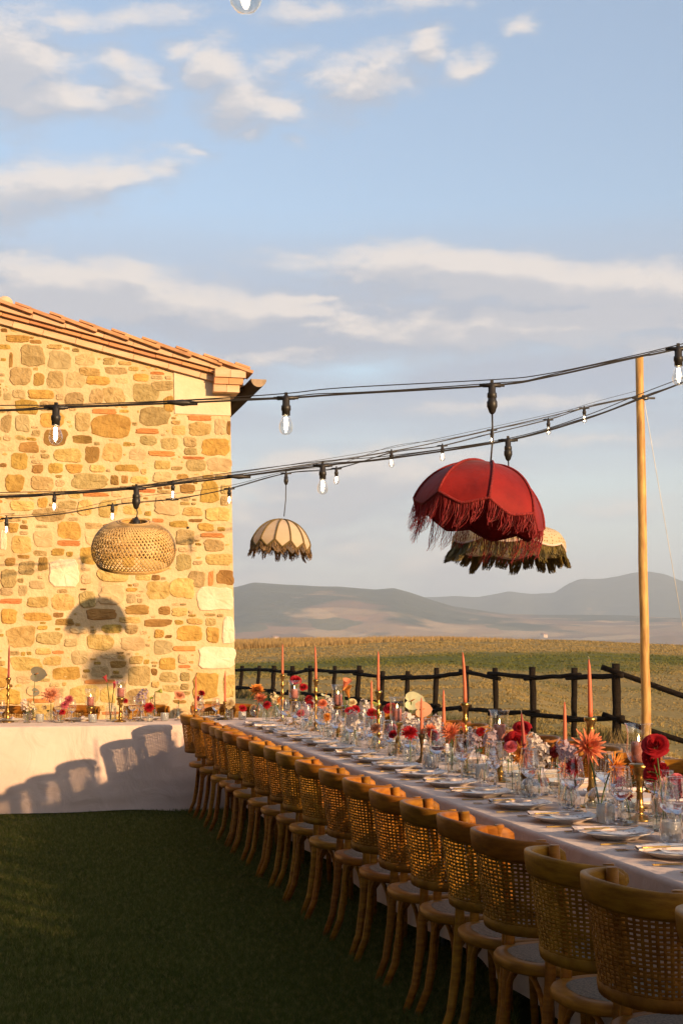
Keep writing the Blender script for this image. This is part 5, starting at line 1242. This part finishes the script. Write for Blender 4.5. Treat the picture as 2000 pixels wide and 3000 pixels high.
A(520, 2110, 'bud', 'slender bud vase with a drooping peach rose on the head table', [(526, 2036, 'rose', 'peach', 17, 'wide open peach rose in the slender bud vase on the head table', 0, (.3, -.8, .6))])
A(590, 2098, 'bottle', 'clear bottle with two small red blooms by the first chairs', [(591, 2032, 'ball_dahlia', 'red', 11, 'upper small crimson ranunculus over the chair backs by the wall'), (582, 2048, 'ball_dahlia', 'red', 9, 'lower small crimson ranunculus over the chair backs by the wall')], scale=.9)
A(672, 2108, 'jar', 'small tumbler vase with a cream flower where the tables meet', [(672, 2062, 'carnation', 'cream', 16, 'creamy ruffled carnation where the two tables meet')])
A(710, 2108, 'cup', 'ribbed votive cup with a single crimson bloom where the tables meet', [(711, 2075, 'carnation', 'red', 12, 'single crimson carnation resting on the votive cup')])
# long table, from the head table on
A(752, 2.52, 'bubble', 'large round bubble vase with orange dahlias at the head table end', [(752, 2022, 'ball_dahlia', 'amber', 21, 'amber pompon dahlia in the large round vase at the table head'), (763, 2046, 'dahlia', 'coral', 18, 'coral dahlia tucked under the amber one at the table head')], scale=1.0)
A(780, 2.45, 'jar', 'ribbed jar with a dark orange zinnia near the round vase', [(782, 2066, 'zinnia', 'red', 14, 'scarlet zinnia with a dark eye beside the large round vase')])
A(806, 2.62, 'carafe', 'clear carafe of cream blossoms behind the scarlet zinnia', [(803, 2042, 'stock', 'cream', 14, 'cream stock spray behind the scarlet zinnia'), (822, 2052, 'zinnia', 'amber', 13, 'amber yellow zinnia beside the cream stock spray')])
A(868, 2.78, 'bottle', 'clear bottle of red roses at the first hurricane lamp', [(867, 1992, 'rose', 'red', 15, 'red rose rising over the first hurricane glass'), (888, 2013, 'rose', 'red', 12, 'red rose on a bare stem behind the first hurricane glass')])
A(905, 2.66, 'jar', 'jar of crimson zinnias between the first two tall candlesticks', [(904, 2047, 'carnation', 'red', 12, 'crimson carnation by the second tall candlestick, upper one'), (908, 2064, 'carnation', 'red', 13, 'crimson carnation by the second tall candlestick, lower one')])
A(946, 2.62, 'bottle', 'clear bottle with a coral rose past the second candlestick', [(944, 2061, 'rose', 'coral', 14, 'coral rose low beside the second tall candlestick')])
A(955, 2.86, 'bud', 'bud vase of pale yellow blooms on the field side', [(952, 2038, 'anthurium', 'pale', 14, 'pale yellow anthurium behind the second hurricane lamp', 0, (.3, -.3, 1)), (962, 2056, 'stock', 'white', 15, 'white stock spray under the pale yellow anthurium')])
A(1018, 2.52, 'apothecary', 'wide bottle vase with two orange calla lilies', [(1013, 2000, 'calla', 'coral', 14, 'coral calla lily, higher of the orange pair', 0, (.35, -.3, 1)), (1016, 2022, 'calla', 'amber', 14, 'amber calla lily, lower of the orange pair', 0, (-.4, -.5, 1))])
A(1036, 2.66, 'jar', 'jar of red and cream roses beside the orange callas', [(1031, 2058, 'rose', 'cream', 13, 'cream rose just behind the orange callas'), (1036, 2080, 'carnation', 'red', 15, 'red carnation just behind the orange callas')])
A(1072, 2.80, 'carafe', 'clear carafe of white stock on the field side mid table', [(1066, 2066, 'stock', 'white', 18, 'white stock spray before the third tall candlestick'), (1084, 2072, 'stock', 'white', 14, 'small white stock spray touching the third tall candlestick')])
A(1094, 2.48, 'bud', 'slim bud vase with a yellow-green calla bud', [(1097, 2062, 'anthurium', 'yellowgreen', 10, 'yellow-green folded calla bud on a curved stem', 0, (.2, -.6, .8))])
A(1090, 2.62, 'jar', 'jar with a crimson carnation by the third tall candlestick', [(1091, 2090, 'carnation', 'red', 17, 'crimson carnation below the yellow-green bud')])
A(1142, 2.74, 'bottle', 'bottle of red roses behind the third hurricane lamp', [(1143, 2074, 'rose', 'red', 19, 'big red rose half hidden by the third hurricane glass'), (1136, 2146, 'carnation', 'darkred', 14, 'dark crimson carnation below the third hurricane lamp')])
A(1206, 2.72, 'bubble', 'round vase with two broad anthuriums mid table', [(1203, 2053, 'anthurium', 'pale', 29, 'broad cream-yellow anthurium facing the lawn mid table', 0, (-.35, -.9, .35)), (1231, 2078, 'anthurium', 'peach', 25, 'peach veined anthurium beside the cream-yellow one', 0, (-.1, -.9, .15))], scale=.9)
A(1198, 2.60, 'carafe', 'clear carafe crowded with white stock under the anthuriums', [(1196, 2110, 'stock', 'white', 24, 'white stock spray right under the cream-yellow anthurium'), (1216, 2128, 'stock', 'white', 20, 'white stock spray low beside the red dahlia mid table')])
A(1262, 2.66, 'jar', 'ribbed jar of tall white stock before the slim taper', [(1250, 2122, 'stock', 'white', 22, 'white stock spray beside the slim taper mid table'), (1277, 2112, 'stock', 'white', 20, 'tallest white stock spray towards the near end from the slim taper'), (1268, 2142, 'stock', 'white', 20, 'lowest white stock spray by the slim taper')])
A(1198, 2.42, 'jar', 'glass tumbler with a large red dahlia mid table', [(1199, 2148, 'ball_dahlia', 'red', 23, 'large red pompon dahlia seen through the wine glasses mid table'), (1150, 2150, 'rose', 'red', 12, 'deep red rose low among the wine glasses mid table')])
A(1322, 2.52, 'bottle', 'clear bottle with the open coral-orange dahlia mid table', [(1321, 2145, 'dahlia', 'coral', 29, 'open coral-orange dahlia with a green eye mid table', 0, (-.45, -.9, .25)), (1352, 2130, 'dahlia', 'coral', 18, 'coral dahlia in profile by the fourth tall candlestick', 0, (.8, -.2, .5))])
A(1368, 2.50, 'jar', 'low jar with a maroon scabious at the fourth candlestick', [(1366, 2180, 'ball_dahlia', 'darkred', 14, 'maroon pompon bloom at the foot of the fourth candlestick'), (1278, 2190, 'carnation', 'red', 9, 'tiny red carnation low among the glasses mid table')])
A(1395, 2.62, 'carafe', 'carafe of dusky stock by the fourth tall candlestick', [(1390, 2155, 'stock', 'lilac', 22, 'dusky lilac stock spray by the fourth tall candlestick'), (1407, 2143, 'carnation', 'red', 14, 'red carnation over the dusky lilac stock'), (1424, 2162, 'stock', 'peach', 13, 'peach blossom sprig beside the fourth hurricane lamp')])
A(1330, 2.72, 'jar', 'jar of peach ranunculus behind the coral-orange dahlia', [(1350, 2200, 'rose', 'peach', 14, 'peach rose low behind the wine glasses mid table')])
A(1522, 2.66, 'bottle', 'clear bottle with two stacked red roses', [(1527, 2132, 'rose', 'red', 26, 'upper red rose beside the bent taper', 0, (-.3, -.6, .7)), (1508, 2167, 'rose', 'red', 28, 'lower red rose beside the bent taper', 0, (-.4, -.7, .5))])
A(1528, 2.56, 'jar', 'jar with a burnt orange dahlia behind the bent taper', [(1532, 2208, 'dahlia', 'amber', 34, 'burnt orange dahlia behind the bent taper', 0, (-.4, -.8, .1))])
A(1548, 2.44, 'bubble', 'flat round rippled vase beside the dark candle holder', [], scale=.75)
A(1578, 2.55, 'carafe', 'tapered carafe with white orchid-like stock', [(1562, 2168, 'stock', 'white', 24, 'white orchid-like stock spray just past the bent taper'), (1588, 2196, 'stock', 'white', 25, 'lower white stock spray over the tapered carafe')])
A(1612, 2.64, 'bottle', 'clear bottle with a trailing orange bloom', [(1592, 2290, 'rose', 'coral', 14, 'coral rose sunk low between wine glasses')])
A(1668, 2.48, 'carafe', 'tapered carafe with greyish stock and a scarlet dahlia', [(1650, 2190, 'stock', 'lilac', 27, 'greyish stock spray around the low taper at the near end'), (1674, 2205, 'stock', 'lilac', 22, 'greyish stock spray close behind the big coral dahlia'), (1684, 2246, 'ball_dahlia', 'red', 27, 'scarlet pompon dahlia beneath the big coral dahlia', 0, (-.6, -.7, .2))])
A(1752, 2.50, 'bubble', 'round rippled vase holding the two biggest dahlias', [(1722, 2188, 'dahlia', 'coral', 50, 'biggest coral dahlia with a green eye at the near end', 0, (.10, -.9, .35)), (1798, 2248, 'dahlia', 'amber', 42, 'big burnt orange dahlia drooping beside the coral one', 0, (.55, -.8, -.05))], scale=.92)
A(1660, 2.60, 'jar', 'ribbed jar among glasses behind the round rippled vase', [])
A(1838, 2.52, 'jar', 'jar with dark crimson dahlia at the near end', [(1815, 2292, 'ball_dahlia', 'red', 18, 'crimson dahlia half hidden under the burnt orange one'), (1832, 2330, 'ball_dahlia', 'darkred', 20, 'blackish crimson dahlia low behind the front wine glass')])
put_cup(base(1768, 2.42), 0, 'frosted ribbed votive cup in front of the round rippled vase', 'votive cup', 'ribbed votive cups')
A(1940, 2.55, 'apothecary', 'wide necked clear bottle with the double red rose', [(1918, 2182, 'rose', 'red', 37, 'biggest red rose, upper bloom at the near end', 0, (-.45, -.7, .6)), (1905, 2222, 'rose', 'red', 30, 'red rose tucked under the biggest one at the near end', 0, (-.8, -.5, -.1))])
A(1985, 2.62, 'jar', 'ribbed jar of pale pink blooms at the table end in view', [(1982, 2282, 'rose', 'pink', 20, 'pale pink rose at the very edge of the near end'), (1992, 2310, 'stock', 'pink', 20, 'pale pink stock spray low at the near end')])
put_cup(base(1958, 2.44), 0, 'frosted ribbed votive cup beside the bottle of the double red rose', 'votive cup', 'ribbed votive cups')
put_cup(base(1255, 2.47), 0, 'frosted ribbed votive cup among wine glasses mid table', 'votive cup', 'ribbed votive cups')
put_cup(base(1410, 2.56), 0, 'frosted ribbed votive cup by the fourth hurricane pedestal', 'votive cup', 'ribbed votive cups')
# low filler blooms in little glasses down the middle
FILL = [('stock', 'white', 'white blossom sprig', .055), ('carnation', 'red', 'low red carnation', .036), ('ball_dahlia', 'coral', 'small coral pompon dahlia', .042), ('rose', 'pink', 'small pink rose', .034), ('stock', 'lilac', 'lilac blossom sprig', .05), ('rose', 'red', 'low red rose', .038), ('zinnia', 'amber', 'small amber zinnia', .038), ('carnation', 'darkred', 'small wine-red carnation', .034), ('rose', 'peach', 'low peach rose', .036)]
for i in range(36):
    y = 12.3 - i*.268 + random.uniform(-.06, .06); x = 2.60 + random.uniform(-.17, .20); kd, colr, nm, rr = FILL[(i*4) % 9]
    side_ = 'lawn side' if x < 2.6 else 'field side'
    k = min(20, max(0, int(round((ROW0-y)/STEP)))); where = 'mid-table, %s place from head table' % ORD[k]
    hz_ = random.uniform(.15, .25); pos = V((x + random.uniform(-.04, .04), y + random.uniform(-.04, .04), TH + hz_)); vk = ('jar', 'bud', 'bottle')[i % 3]
    VASES[vk].put((x, y, TH+.0015), random.uniform(0, 3), 'little clear %s of the %s %s' % (dict(jar='jar', bud='bud vase', bottle='bottle')[vk], nm, where), 'flower vases on the tables', .85)
    flower(kd, colr, pos, rr, (x, y, TH+.012), '%s %s' % (nm, where), leaf=True, var=i % 2)
# one more small pink candle in a glass behind the double rose
t = thing('pillar_candle', 'short pink pillar candle standing behind the double red rose', 'candle', tuple(base(1925, 2.78)), 0, 'pillar candles')
b = MB(); b.lathe([(.0005, 0), (.033, 0), (.033, .19), (.030, .196), (.0005, .19)], 20); b.build('wax', M['pillar'], t); b = MB(); b.lathe([(.0005, .196), (.004, .204), (.0025, .214), (.0003, .222)], 8); b.build('flame', M['flame'], t)

# ------------------------------------------------------------------ string lights
def socket_mesh():
    b = MB(); b.lathe([(.0005, .028), (.010, .028), (.011, .018), (.015, .012), (.015, -.010), (.019, -.014), (.0195, -.030), (.0165, -.034), (.0165, -.052), (.0005, -.052)], 14)
    b.tube([(-.036, 0, .018), (.036, 0, .018)], .0085, 8); b.tube([(-.05, 0, .018), (.05, 0, .018)], .0062, 8); b.box(-.006, .006, -.006, .006, .026, .04); return b.mesh('socket')
def bulb_mesh():
    b = MB(); b.lathe([(.0125, -.045), (.0135, -.056), (.021, -.073), (.0265, -.090), (.0275, -.102), (.024, -.116), (.014, -.127), (.0005, -.131)], 20); return b.mesh('bulb')
def fil_mesh():
    b = MB()
    for k in range(4):
        a = k*PI/2; b.tube([(.004*math.cos(a), .004*math.sin(a), -.062), (.0055*math.cos(a+.3), .0055*math.sin(a+.3), -.085), (.004*math.cos(a+.5), .004*math.sin(a+.5), -.107)], .0030, 5)
    return b.mesh('filament')
SOCK, BULB, FIL = socket_mesh(), bulb_mesh(), fil_mesh()
def curve_pts(pts, n=10):
    """smooth chain through the points"""
    out = []
    for i in range(len(pts)-1):
        p0 = pts[max(i-1, 0)]; p1 = pts[i]; p2 = pts[i+1]; p3 = pts[min(i+2, len(pts)-1)]
        for k in range(n):
            t = k/n; out.append(.5*((2*p1)+(p2-p0)*t+(2*p0-5*p1+4*p2-p3)*t*t+(3*p1-p0-3*p2+p3)*t**3))
    out.append(pts[-1]); return out
def string_light(label, pts, bulbs, r=.0055, wire=True, wireoff=.022, extra=None):
    t = thing('string_light', label, 'string lights', tuple(pts[0]), 0, 'festoon string lights'); o = V(pts[0])
    P = [p-o for p in pts]; Q = curve_pts(P); b = MB(); b.tube(Q, r, 7); b.build('cable', M['black'], t)
    if wire:
        b = MB(); b.tube([q + V((0, 0, wireoff*(.62+.38*math.cos(i*.12)) + .004)) for i, q in enumerate(Q)], .0022, 5); b.build('support_wire', M['black'], t)
        b = MB(); b.tube([q + V((.004, 0, .0025*math.sin(i*.45)+.0065)) for i, q in enumerate(Q)], r*.55, 6); b.build('cable', M['black'], t)
    for ex in (extra or []):
        q = V(ex)-o; b = MB(); b.tube([q-V((.06, 0, 0)), q-V((.03, 0, 0)), q, q+V((.03, 0, 0)), q+V((.06, 0, 0))], [.008, .010, .014, .010, .008], 8); b.build('connector', M['black'], t)
    for item in bulbs:
        p, lit_ = item; s = link('socket', SOCK, M['black'], t, V(p)-o); s.rotation_euler = (0, 0, -YAW+random.uniform(-.2, .2)) if lit_ else (0, 0, -YAW); s.location.z -= .018
        if not lit_: continue
        link('bulb', BULB, M['bulbglass'], s); link('filament', FIL, M['filament'], s)
def D(u, v, z): return at_depth(u, v, z)
ZA, ZB, ZC = 5.6, 7.2, 13.2
a_line = [(-700, 1222), (0, 1203), (165, 1195), (530, 1180), (838, 1166), (1000, 1155), (1440, 1129), (1600, 1105), (1870, 1045), (1985, 1022), (2700, 860)]
string_light('thick festoon cable crossing highest, in front of the pole top, carrying the red lamp', [D(u, v, ZA) for u, v in a_line], [(D(165, 1195, ZA), True), (D(838, 1166, ZA), True), (D(1985, 1022, ZA), True), (D(1440, 1129, ZA), False)], r=.0040, extra=[D(535, 1180, ZA)])
b_line = [(-700, 1480), (0, 1455), (200, 1446), (400, 1431), (520, 1417), (700, 1396), (945, 1364), (1150, 1342), (1487, 1290), (1700, 1232), (1875, 1168), (2000, 1120), (2260, 1016), (2900, 760)]
string_light('middle festoon cable carrying the bamboo lamp over the lawn', [D(u, v, ZB) for u, v in b_line], [(D(945, 1364, ZB), True), (D(400, 1431, ZB), False), (D(1487, 1290, ZB), False)], r=.0045, extra=[D(700, 1396, ZB)])
c_line = [(-600, 1580), (0, 1522), (20, 1519), (180, 1506), (330, 1480), (480, 1466), (520, 1462), (672, 1432), (838, 1387), (985, 1373), (1150, 1326), (1295, 1306), (1440, 1270), (1605, 1230), (1710, 1196), (1868, 1160)]
string_light('thin sagging string of small bulbs tied to the pole, lowest over the wall', [D(u, v, ZC + .8*max(0, (u-1000))/900) for u, v in c_line], [(D(u, v, ZC + .8*max(0, (u-1000))/900), True) for u, v in ((20, 1519), (330, 1480), (672, 1432), (985, 1373), (1295, 1306), (1605, 1230), (1710, 1196))] + [(D(838, 1387, ZC), False)], r=.0042, wireoff=.06, extra=[D(505, 1463, ZC)])
d_line = [(-600, 1470), (0, 1458), (160, 1449), (507, 1414), (830, 1372), (1150, 1322), (1440, 1260), (1700, 1198), (1868, 1162)]
string_light('thin taut string of small bulbs tied to the pole, crossing above the bamboo lamp', [D(u, v, 12.3 + 1.7*max(0, u-600)/1270) for u, v in d_line], [(D(u, v, 12.3 + 1.7*max(0, u-600)/1270), True) for u, v in ((160, 1449), (507, 1414), (1146, 1323), (1440, 1260))], r=.0042, wireoff=.03)
# the string overhead, only its lowest bulb reaches into the picture
ZE = 2.2; pb2 = at_depth(720, 40, ZE); pb2.z += .131
string_light('festoon string right overhead with one big round bulb at the picture top', [pb2 + V((-2.2, .5, .35)), pb2 + V((-1, .2, .12)), pb2 + V((0, 0, .018)), pb2 + V((1, -.2, .10)), pb2 + V((2.2, -.5, .3))], [(pb2 + V((0, 0, .018)), True)], r=.0055)

# ------------------------------------------------------------------ pendant lamps
def fringe(pts_out, length, n, w, m, parent, drift, jitter=.25, clump=1.0, seg=4, gather=0., flare=0., centre=None):
    """many hanging threads along a rim: pts_out(f) gives the rim point for f in 0..1"""
    b = MB(); nz_ = [random.random() for _ in range(40)]
    for i in range(n):
        f = (i + random.random())/n; p = V(pts_out(f)); g = math.floor(f*26); loc_ = nz_[g % 40]; L = length*(1-jitter*random.random())*(.72+.5*loc_)
        c = V(pts_out(((g+.5)/26) % 1.0)); d_ = V(drift) + V((random.uniform(-.05, .05), random.uniform(-.05, .05), 0))*clump
        if flare: o_ = p-V(centre); o_.z = 0; d_ = d_ + o_.normalized()*flare
        a = random.uniform(0, PI); e = V((math.cos(a), math.sin(a), 0))*w*.5; prev = None; vs = []
        for k in range(seg+1):
            t = k/seg; q = p + V((0, 0, -L*t)) + d_*(L*t*t) + (c-p)*(gather*t*t*(.5+loc_)); q = q + V((random.uniform(-1, 1), random.uniform(-1, 1), 0))*(.006*t*clump); vs += [q-e*(1-.3*t), q+e*(1-.3*t)]
        b.add(vs, [(2*k, 2*k+1, 2*k+3, 2*k+2) for k in range(seg)], False)
    return b.build('fringe', m, parent)
def cord(parent, a, b_, r=.003):
    m_ = MB(); a = V(a); b_ = V(b_); mid = a.lerp(b_, .5)+V((.006, 0, 0)); m_.tube([a, a.lerp(mid, .5), mid, mid.lerp(b_, .5), b_], r, 7); m_.build('cord', M['black'], parent)
def plug(parent, z):
    m_ = MB(); m_.lathe([(.0005, .018), (.0165, .018), (.017, .0), (.021, -.006), (.021, -.026), (.017, -.034), (.013, -.048), (.006, -.056), (.0005, -.056)], 16, (0, 0, z)); m_.build('plug', M['black'], parent)
VELVET = pmat('red_velvet', (.31, .013, .009), (.15, .005, .005), rough=.7, scale=5, detail=7, bump=.3, bscale=40, sheen=.08, trans=.10, spec=.25)
TRIMR = pmat('red_braid', (.30, .022, .018), (.18, .010, .010), rough=.8, scale=120, bump=.8, bscale=200)
FRR = pmat('red_fringe', (.38, .022, .022), (.24, .010, .012), rough=.6, scale=30, sheen=.3, trans=.2)
CREAMC = pmat('cream_linen_shade', (.86, .68, .46), (.80, .61, .40), rough=.9, scale=3, bump=.25, bscale=160, trans=.45, stretch=(1, 1, 8))
OLTRIM = pmat('olive_braid', (.17, .115, .030), (.12, .08, .02), rough=.8, scale=100, bump=.5)
FROL = pmat('brown_fringe', (.15, .085, .03), (.26, .16, .07), rough=.8, scale=22)
def dome_shade(t, R, H, panels, tiltM, off, drop, m_panel, m_trim, p_in=1.25, flare=1.0, rot=0., trimr=.006, sag=.10, name='shade_panel', rtop=.06, thm=90.):
    """umbrella-like shade of fabric panels; returns rim(f)"""
    def prof(s):                                            # s 0 top .. 1 rim
        a = math.radians(thm)*s; am = math.radians(thm)
        return (rtop*R + (R-rtop*R)*math.sin(a)/math.sin(am)*flare, H*(math.cos(a)-math.cos(am))/(1-math.cos(am)))
    def P(k, a, s):
        a0 = rot + 2*PI*k/panels; a1 = rot + 2*PI*(k+1)/panels; r, z = prof(min(s, 1.)); ex = max(0, s-1)
        q0 = V((math.cos(a0), math.sin(a0), 0)); q1 = V((math.cos(a1), math.sin(a1), 0)); q = q0.lerp(q1, a); q = q.lerp(q.normalized(), .18)
        return tiltM @ V((q.x*r, q.y*r, z - ex*H)) + off
    def smax(a): return 1 + drop/H*(1-abs(2*a-1)**1.15)
    for k in range(panels):
        b = MB(); rows = []
        for i in range(11):
            a = i/10; rows.append([P(k, a, s*smax(a)) for s in np.linspace(0.02, 1, 14)])
        b.grid(rows); b.build(name, m_panel, t)
    b = MB()
    for k in range(panels):
        b.tube([P(k, 0, s) + (P(k, 0, s)-off).normalized()*.003 for s in np.linspace(.02, 1, 14)], trimr, 6)
    b.build('seam_braid', m_trim, t)
    def rim(f):
        f = (f % 1.)*panels; k = int(f) % panels; a = f-int(f); return P(k, a, smax(a))
    b = MB(); b.tube([rim(i/(panels*8)) for i in range(panels*8+1)], trimr*1.15, 6, cap=False); b.build('rim_braid', m_trim, t)
    return rim
def tiltm(right, toward):
    """tilt so that the camera's right side drops by right degrees and the front rises by toward degrees"""
    return (Matrix.Rotation(math.radians(right), 3, FWD) @ Matrix.Rotation(math.radians(toward), 3, RGT))
# red velvet lamp
zr = ZA; hook = D(1440, 1129, zr); apex = D(1436, 1366, zr)
t = thing('pendant_lamp', 'big red velvet umbrella lampshade with long red fringe', 'lamp', tuple(hook), 0, 'pendant lamps on the festoon strings')
plug(t, -.06); ap = apex-hook; cord(t, (0, 0, -.11), ap + V((0, 0, .01)), .0036)
cen = D(1402, 1505, zr)-hook
TM = tiltm(13, -9)
rim = dome_shade(t, .262, .205, 8, TM, cen, .036, VELVET, TRIMR, thm=80., rot=math.radians(-103.5)+math.radians(22.5)*0+math.radians(1), trimr=.0052, rtop=.05)
fringe(rim, .105, 560, .0024, FRR, t, (-.32, .02, 0), .4, 1.6, 5, gather=.55)
m_ = MB(); m_.tube([ap+V((0, 0, .012)), ap-V((0, 0, .05))], .010, 10); m_.build('cap', M['black'], t)
# cream scalloped lamp by the wall
zc_ = 12.85; hook = D(838, 1387, zc_)
t = thing('pendant_lamp', 'small cream scalloped lampshade with brown fringe by the wall corner', 'lamp', tuple(hook), 0, 'pendant lamps on the festoon strings')
plug(t, -.05); ap = D(832, 1513, zc_)-hook; cord(t, (0, 0, -.09), ap, .0045); cen = D(822, 1592, zc_)-hook
rim = dome_shade(t, .272, .215, 12, tiltm(5, -4), cen, .062, CREAMC, OLTRIM, thm=66., rot=math.radians(8), trimr=.0075, rtop=.05)
fringe(rim, .092, 620, .007, FROL, t, (.04, 0, 0), .4, 1.5, 4, gather=.55, flare=.25, centre=cen)
# olive and cream lamp behind the red one
zo = ZB; hook = D(1487, 1290, zo)
t = thing('pendant_lamp', 'cream spotted lampshade with thick olive fringe hanging behind the red one', 'lamp', tuple(hook), 0, 'pendant lamps on the festoon strings')
plug(t, -.05); apx = D(1488, 1500, zo)-hook; cord(t, (0, 0, -.09), apx, .0036); cen = D(1489, 1592, zo)-hook
SPOT = bpy.data.materials.new('perforated_cream_fabric'); SPOT.use_nodes = True; tt = SPOT.node_tree; bb = tt.nodes['Principled BSDF']; bb.inputs['Roughness'].default_value = .85
tco = tt.nodes.new('ShaderNodeTexCoord'); vo = tt.nodes.new('ShaderNodeTexVoronoi'); vo.inputs['Scale'].default_value = 62; vo.inputs['Randomness'].default_value = .25; tt.links.new(tco.outputs['Object'], vo.inputs['Vector'])
mrn = tt.nodes.new('ShaderNodeMapRange'); mrn.inputs['From Min'].default_value = .22; mrn.inputs['From Max'].default_value = .34; tt.links.new(vo.outputs['Distance'], mrn.inputs['Value'])
mxn = tt.nodes.new('ShaderNodeMix'); mxn.data_type = 'RGBA'; tt.links.new(mrn.outputs[0], mxn.inputs['Factor']); mxn.inputs['A'].default_value = (.30, .19, .07, 1); mxn.inputs['B'].default_value = (.74, .58, .36, 1); tt.links.new(mxn.outputs['Result'], bb.inputs['Base Color'])
trn = tt.nodes.new('ShaderNodeBsdfTranslucent'); tt.links.new(mxn.outputs['Result'], trn.inputs['Color']); msn = tt.nodes.new('ShaderNodeMixShader'); msn.inputs[0].default_value = .35; tt.links.new(bb.outputs[0], msn.inputs[1]); tt.links.new(trn.outputs[0], msn.inputs[2]); tt.links.new(msn.outputs[0], tt.nodes['Material Output'].inputs['Surface'])
OLV = pmat('olive_velvet', (.20, .15, .025), (.13, .095, .016), rough=.7, scale=9, sheen=.3)
FRO2 = pmat('olive_fringe', (.075, .052, .006), (.20, .135, .014), rough=.55, scale=26, sheen=.2)
TMo = tiltm(3, -5)
def cone_prof(b, r0, z0, r1, z1, n=48, bulge=.0): 
    rows = []
    for i in range(n): 
        a = 2*PI*i/n; rows.append([TMo @ V(((r0+(r1-r0)*s+bulge*math.sin(PI*s))*math.cos(a), (r0+(r1-r0)*s+bulge*math.sin(PI*s))*math.sin(a), z0+(z1-z0)*s)) + cen for s in np.linspace(0, 1, 8)])
    b.grid(rows, closed=True)
b = MB(); cone_prof(b, .03, .215, .15, .09, bulge=.035); b.build('shade_crown', OLV, t)
def rimo(f):
    a = 2*PI*f; sc = abs(math.sin(4*a)); r = .285; return TMo @ V((r*math.cos(a), r*math.sin(a), -.035 + .026*(1-sc))) + cen
b = MB(); rows = []
for i in range(96):
    a = 2*PI*i/96; low = rimo(i/96); rows.append([(TMo @ V(((.15+.135*s+.012*math.sin(PI*s))*math.cos(a), (.15+.135*s+.012*math.sin(PI*s))*math.sin(a), .09)) + cen).lerp(low, 0) * (1-s) + low*s + (TMo @ V((.014*math.sin(PI*s)*math.cos(a), .014*math.sin(PI*s)*math.sin(a), .006*math.sin(PI*s)))) for s in np.linspace(0, 1, 7)])
b.grid(rows, closed=True); b.build('shade_band', SPOT, t)
b = MB(); b.tube([rimo(i/96) for i in range(97)], .006, 6, cap=False); b.tube([TMo @ V((.152*math.cos(2*PI*i/48), .152*math.sin(2*PI*i/48), .09)) + cen for i in range(49)], .006, 6, cap=False); b.build('rim_braid', M['cloth'], t)
fringe(rimo, .082, 3200, .0042, FRO2, t, (-.15, .0, 0), .3, 1.2, 3, gather=.42, flare=.38, centre=cen)
# woven bamboo lamp
zb = ZB; hook = D(400, 1431, zb)
t = thing('pendant_lamp', 'round woven bamboo basket lampshade hanging in front of the stone wall', 'lamp', tuple(hook), 0, 'pendant lamps on the festoon strings')
plug(t, -.05); cen = D(392, 1612, zb)-hook; sk = D(400, 1532, zb)-hook; cord(t, (0, 0, -.09), sk+V((0, 0, .02)), .0032)
m_ = MB(); m_.lathe([(.0005, .03), (.008, .03), (.012, .018), (.02, .010), (.022, -.02), (.018, -.05), (.0005, -.05)], 14, sk); m_.build('lamp_holder', M['black'], t)
BAM = pmat('split_bamboo', (.70, .45, .165), (.54, .32, .10), rough=.5, scale=10, stretch=(1, 1, 1), bump=.15, spec=.4)
TB = tiltm(3, 17)
def bprof(s, sh=0.):                                       # s 0 top hole .. 1 bottom opening
    a = math.radians(-78 + 116*s)                          # angle from the equator, upwards negative
    k = 1-sh; return (.212*k*math.cos(a)**.72, -math.sin(a)*(.150 if a < 0 else .125)*k*1.0)
def bpt(a, s, sh=0.):
    r, z = bprof(s, sh); return TB @ V((r*math.cos(a), r*math.sin(a), z)) + cen
b = MB(); NS = 62
def ribbon(a0, da, off, w=.0072):
    rows = []
    for i in range(25):
        s = i/24; a = a0+da*s; ns = 1 if (i % 2) else -1
        c = bpt(a, s, off + .004*ns*0); r, _ = bprof(s); wa = w/max(r, .05)*.55
        rows.append([bpt(a-wa, s, off), bpt(a, s, off-.006), bpt(a+wa, s, off)])
    b.grid(rows)
for k in range(NS):
    ribbon(2*PI*k/NS, .95, 0.0); ribbon(2*PI*k/NS, -.95, .014)
b.build('bamboo_weave', BAM, t)
b = MB()
for s_, rr in ((0, .0055), (.03, .004), (1.0, .0065), (.97, .004)):
    b.tube([bpt(2*PI*i/60, s_) for i in range(61)], rr, 6, cap=False)
b.build('bamboo_hoop', BAM, t)
b = MB(); rows = [[bpt(2*PI*i/60, 0, .02), bpt(2*PI*i/60, 0, .02) + TB @ V((0, 0, -.035)), ] for i in range(60)]; b.grid(rows, closed=True); b.build('inner_collar', BAM, t)
# a lamp further along the middle string, just out of the frame, whose shadow falls on the wall
hook = D(2260, 1016, ZB)
t = thing('pendant_lamp', 'plain round linen lampshade further along the middle string past the pole', 'lamp', tuple(hook), 0, 'pendant lamps on the festoon strings')
sp_ = V((2.55*0, 0, 0))
plug(t, -.05)
# light on the wall at (320, 1960) comes along SUN from here
ws = at_Y(318, 1962, WY); kk = (hook.y-ws.y)/SUN.y; pos_ = ws + SUN*kk
dz_ = pos_-hook
cord(t, (0, 0, -.09), dz_+V((0, 0, .20)), .0036)
b = MB(); b.lathe([(.03, .20), (.12, .19), (.20, .12), (.235, .0), (.20, -.10), (.16, -.14)], 28, dz_); b.build('shade', CREAMC, t)
print('OBJECTS', len(bpy.data.objects), 'TRIS', sum(len(m.polygons) for m in bpy.data.meshes))
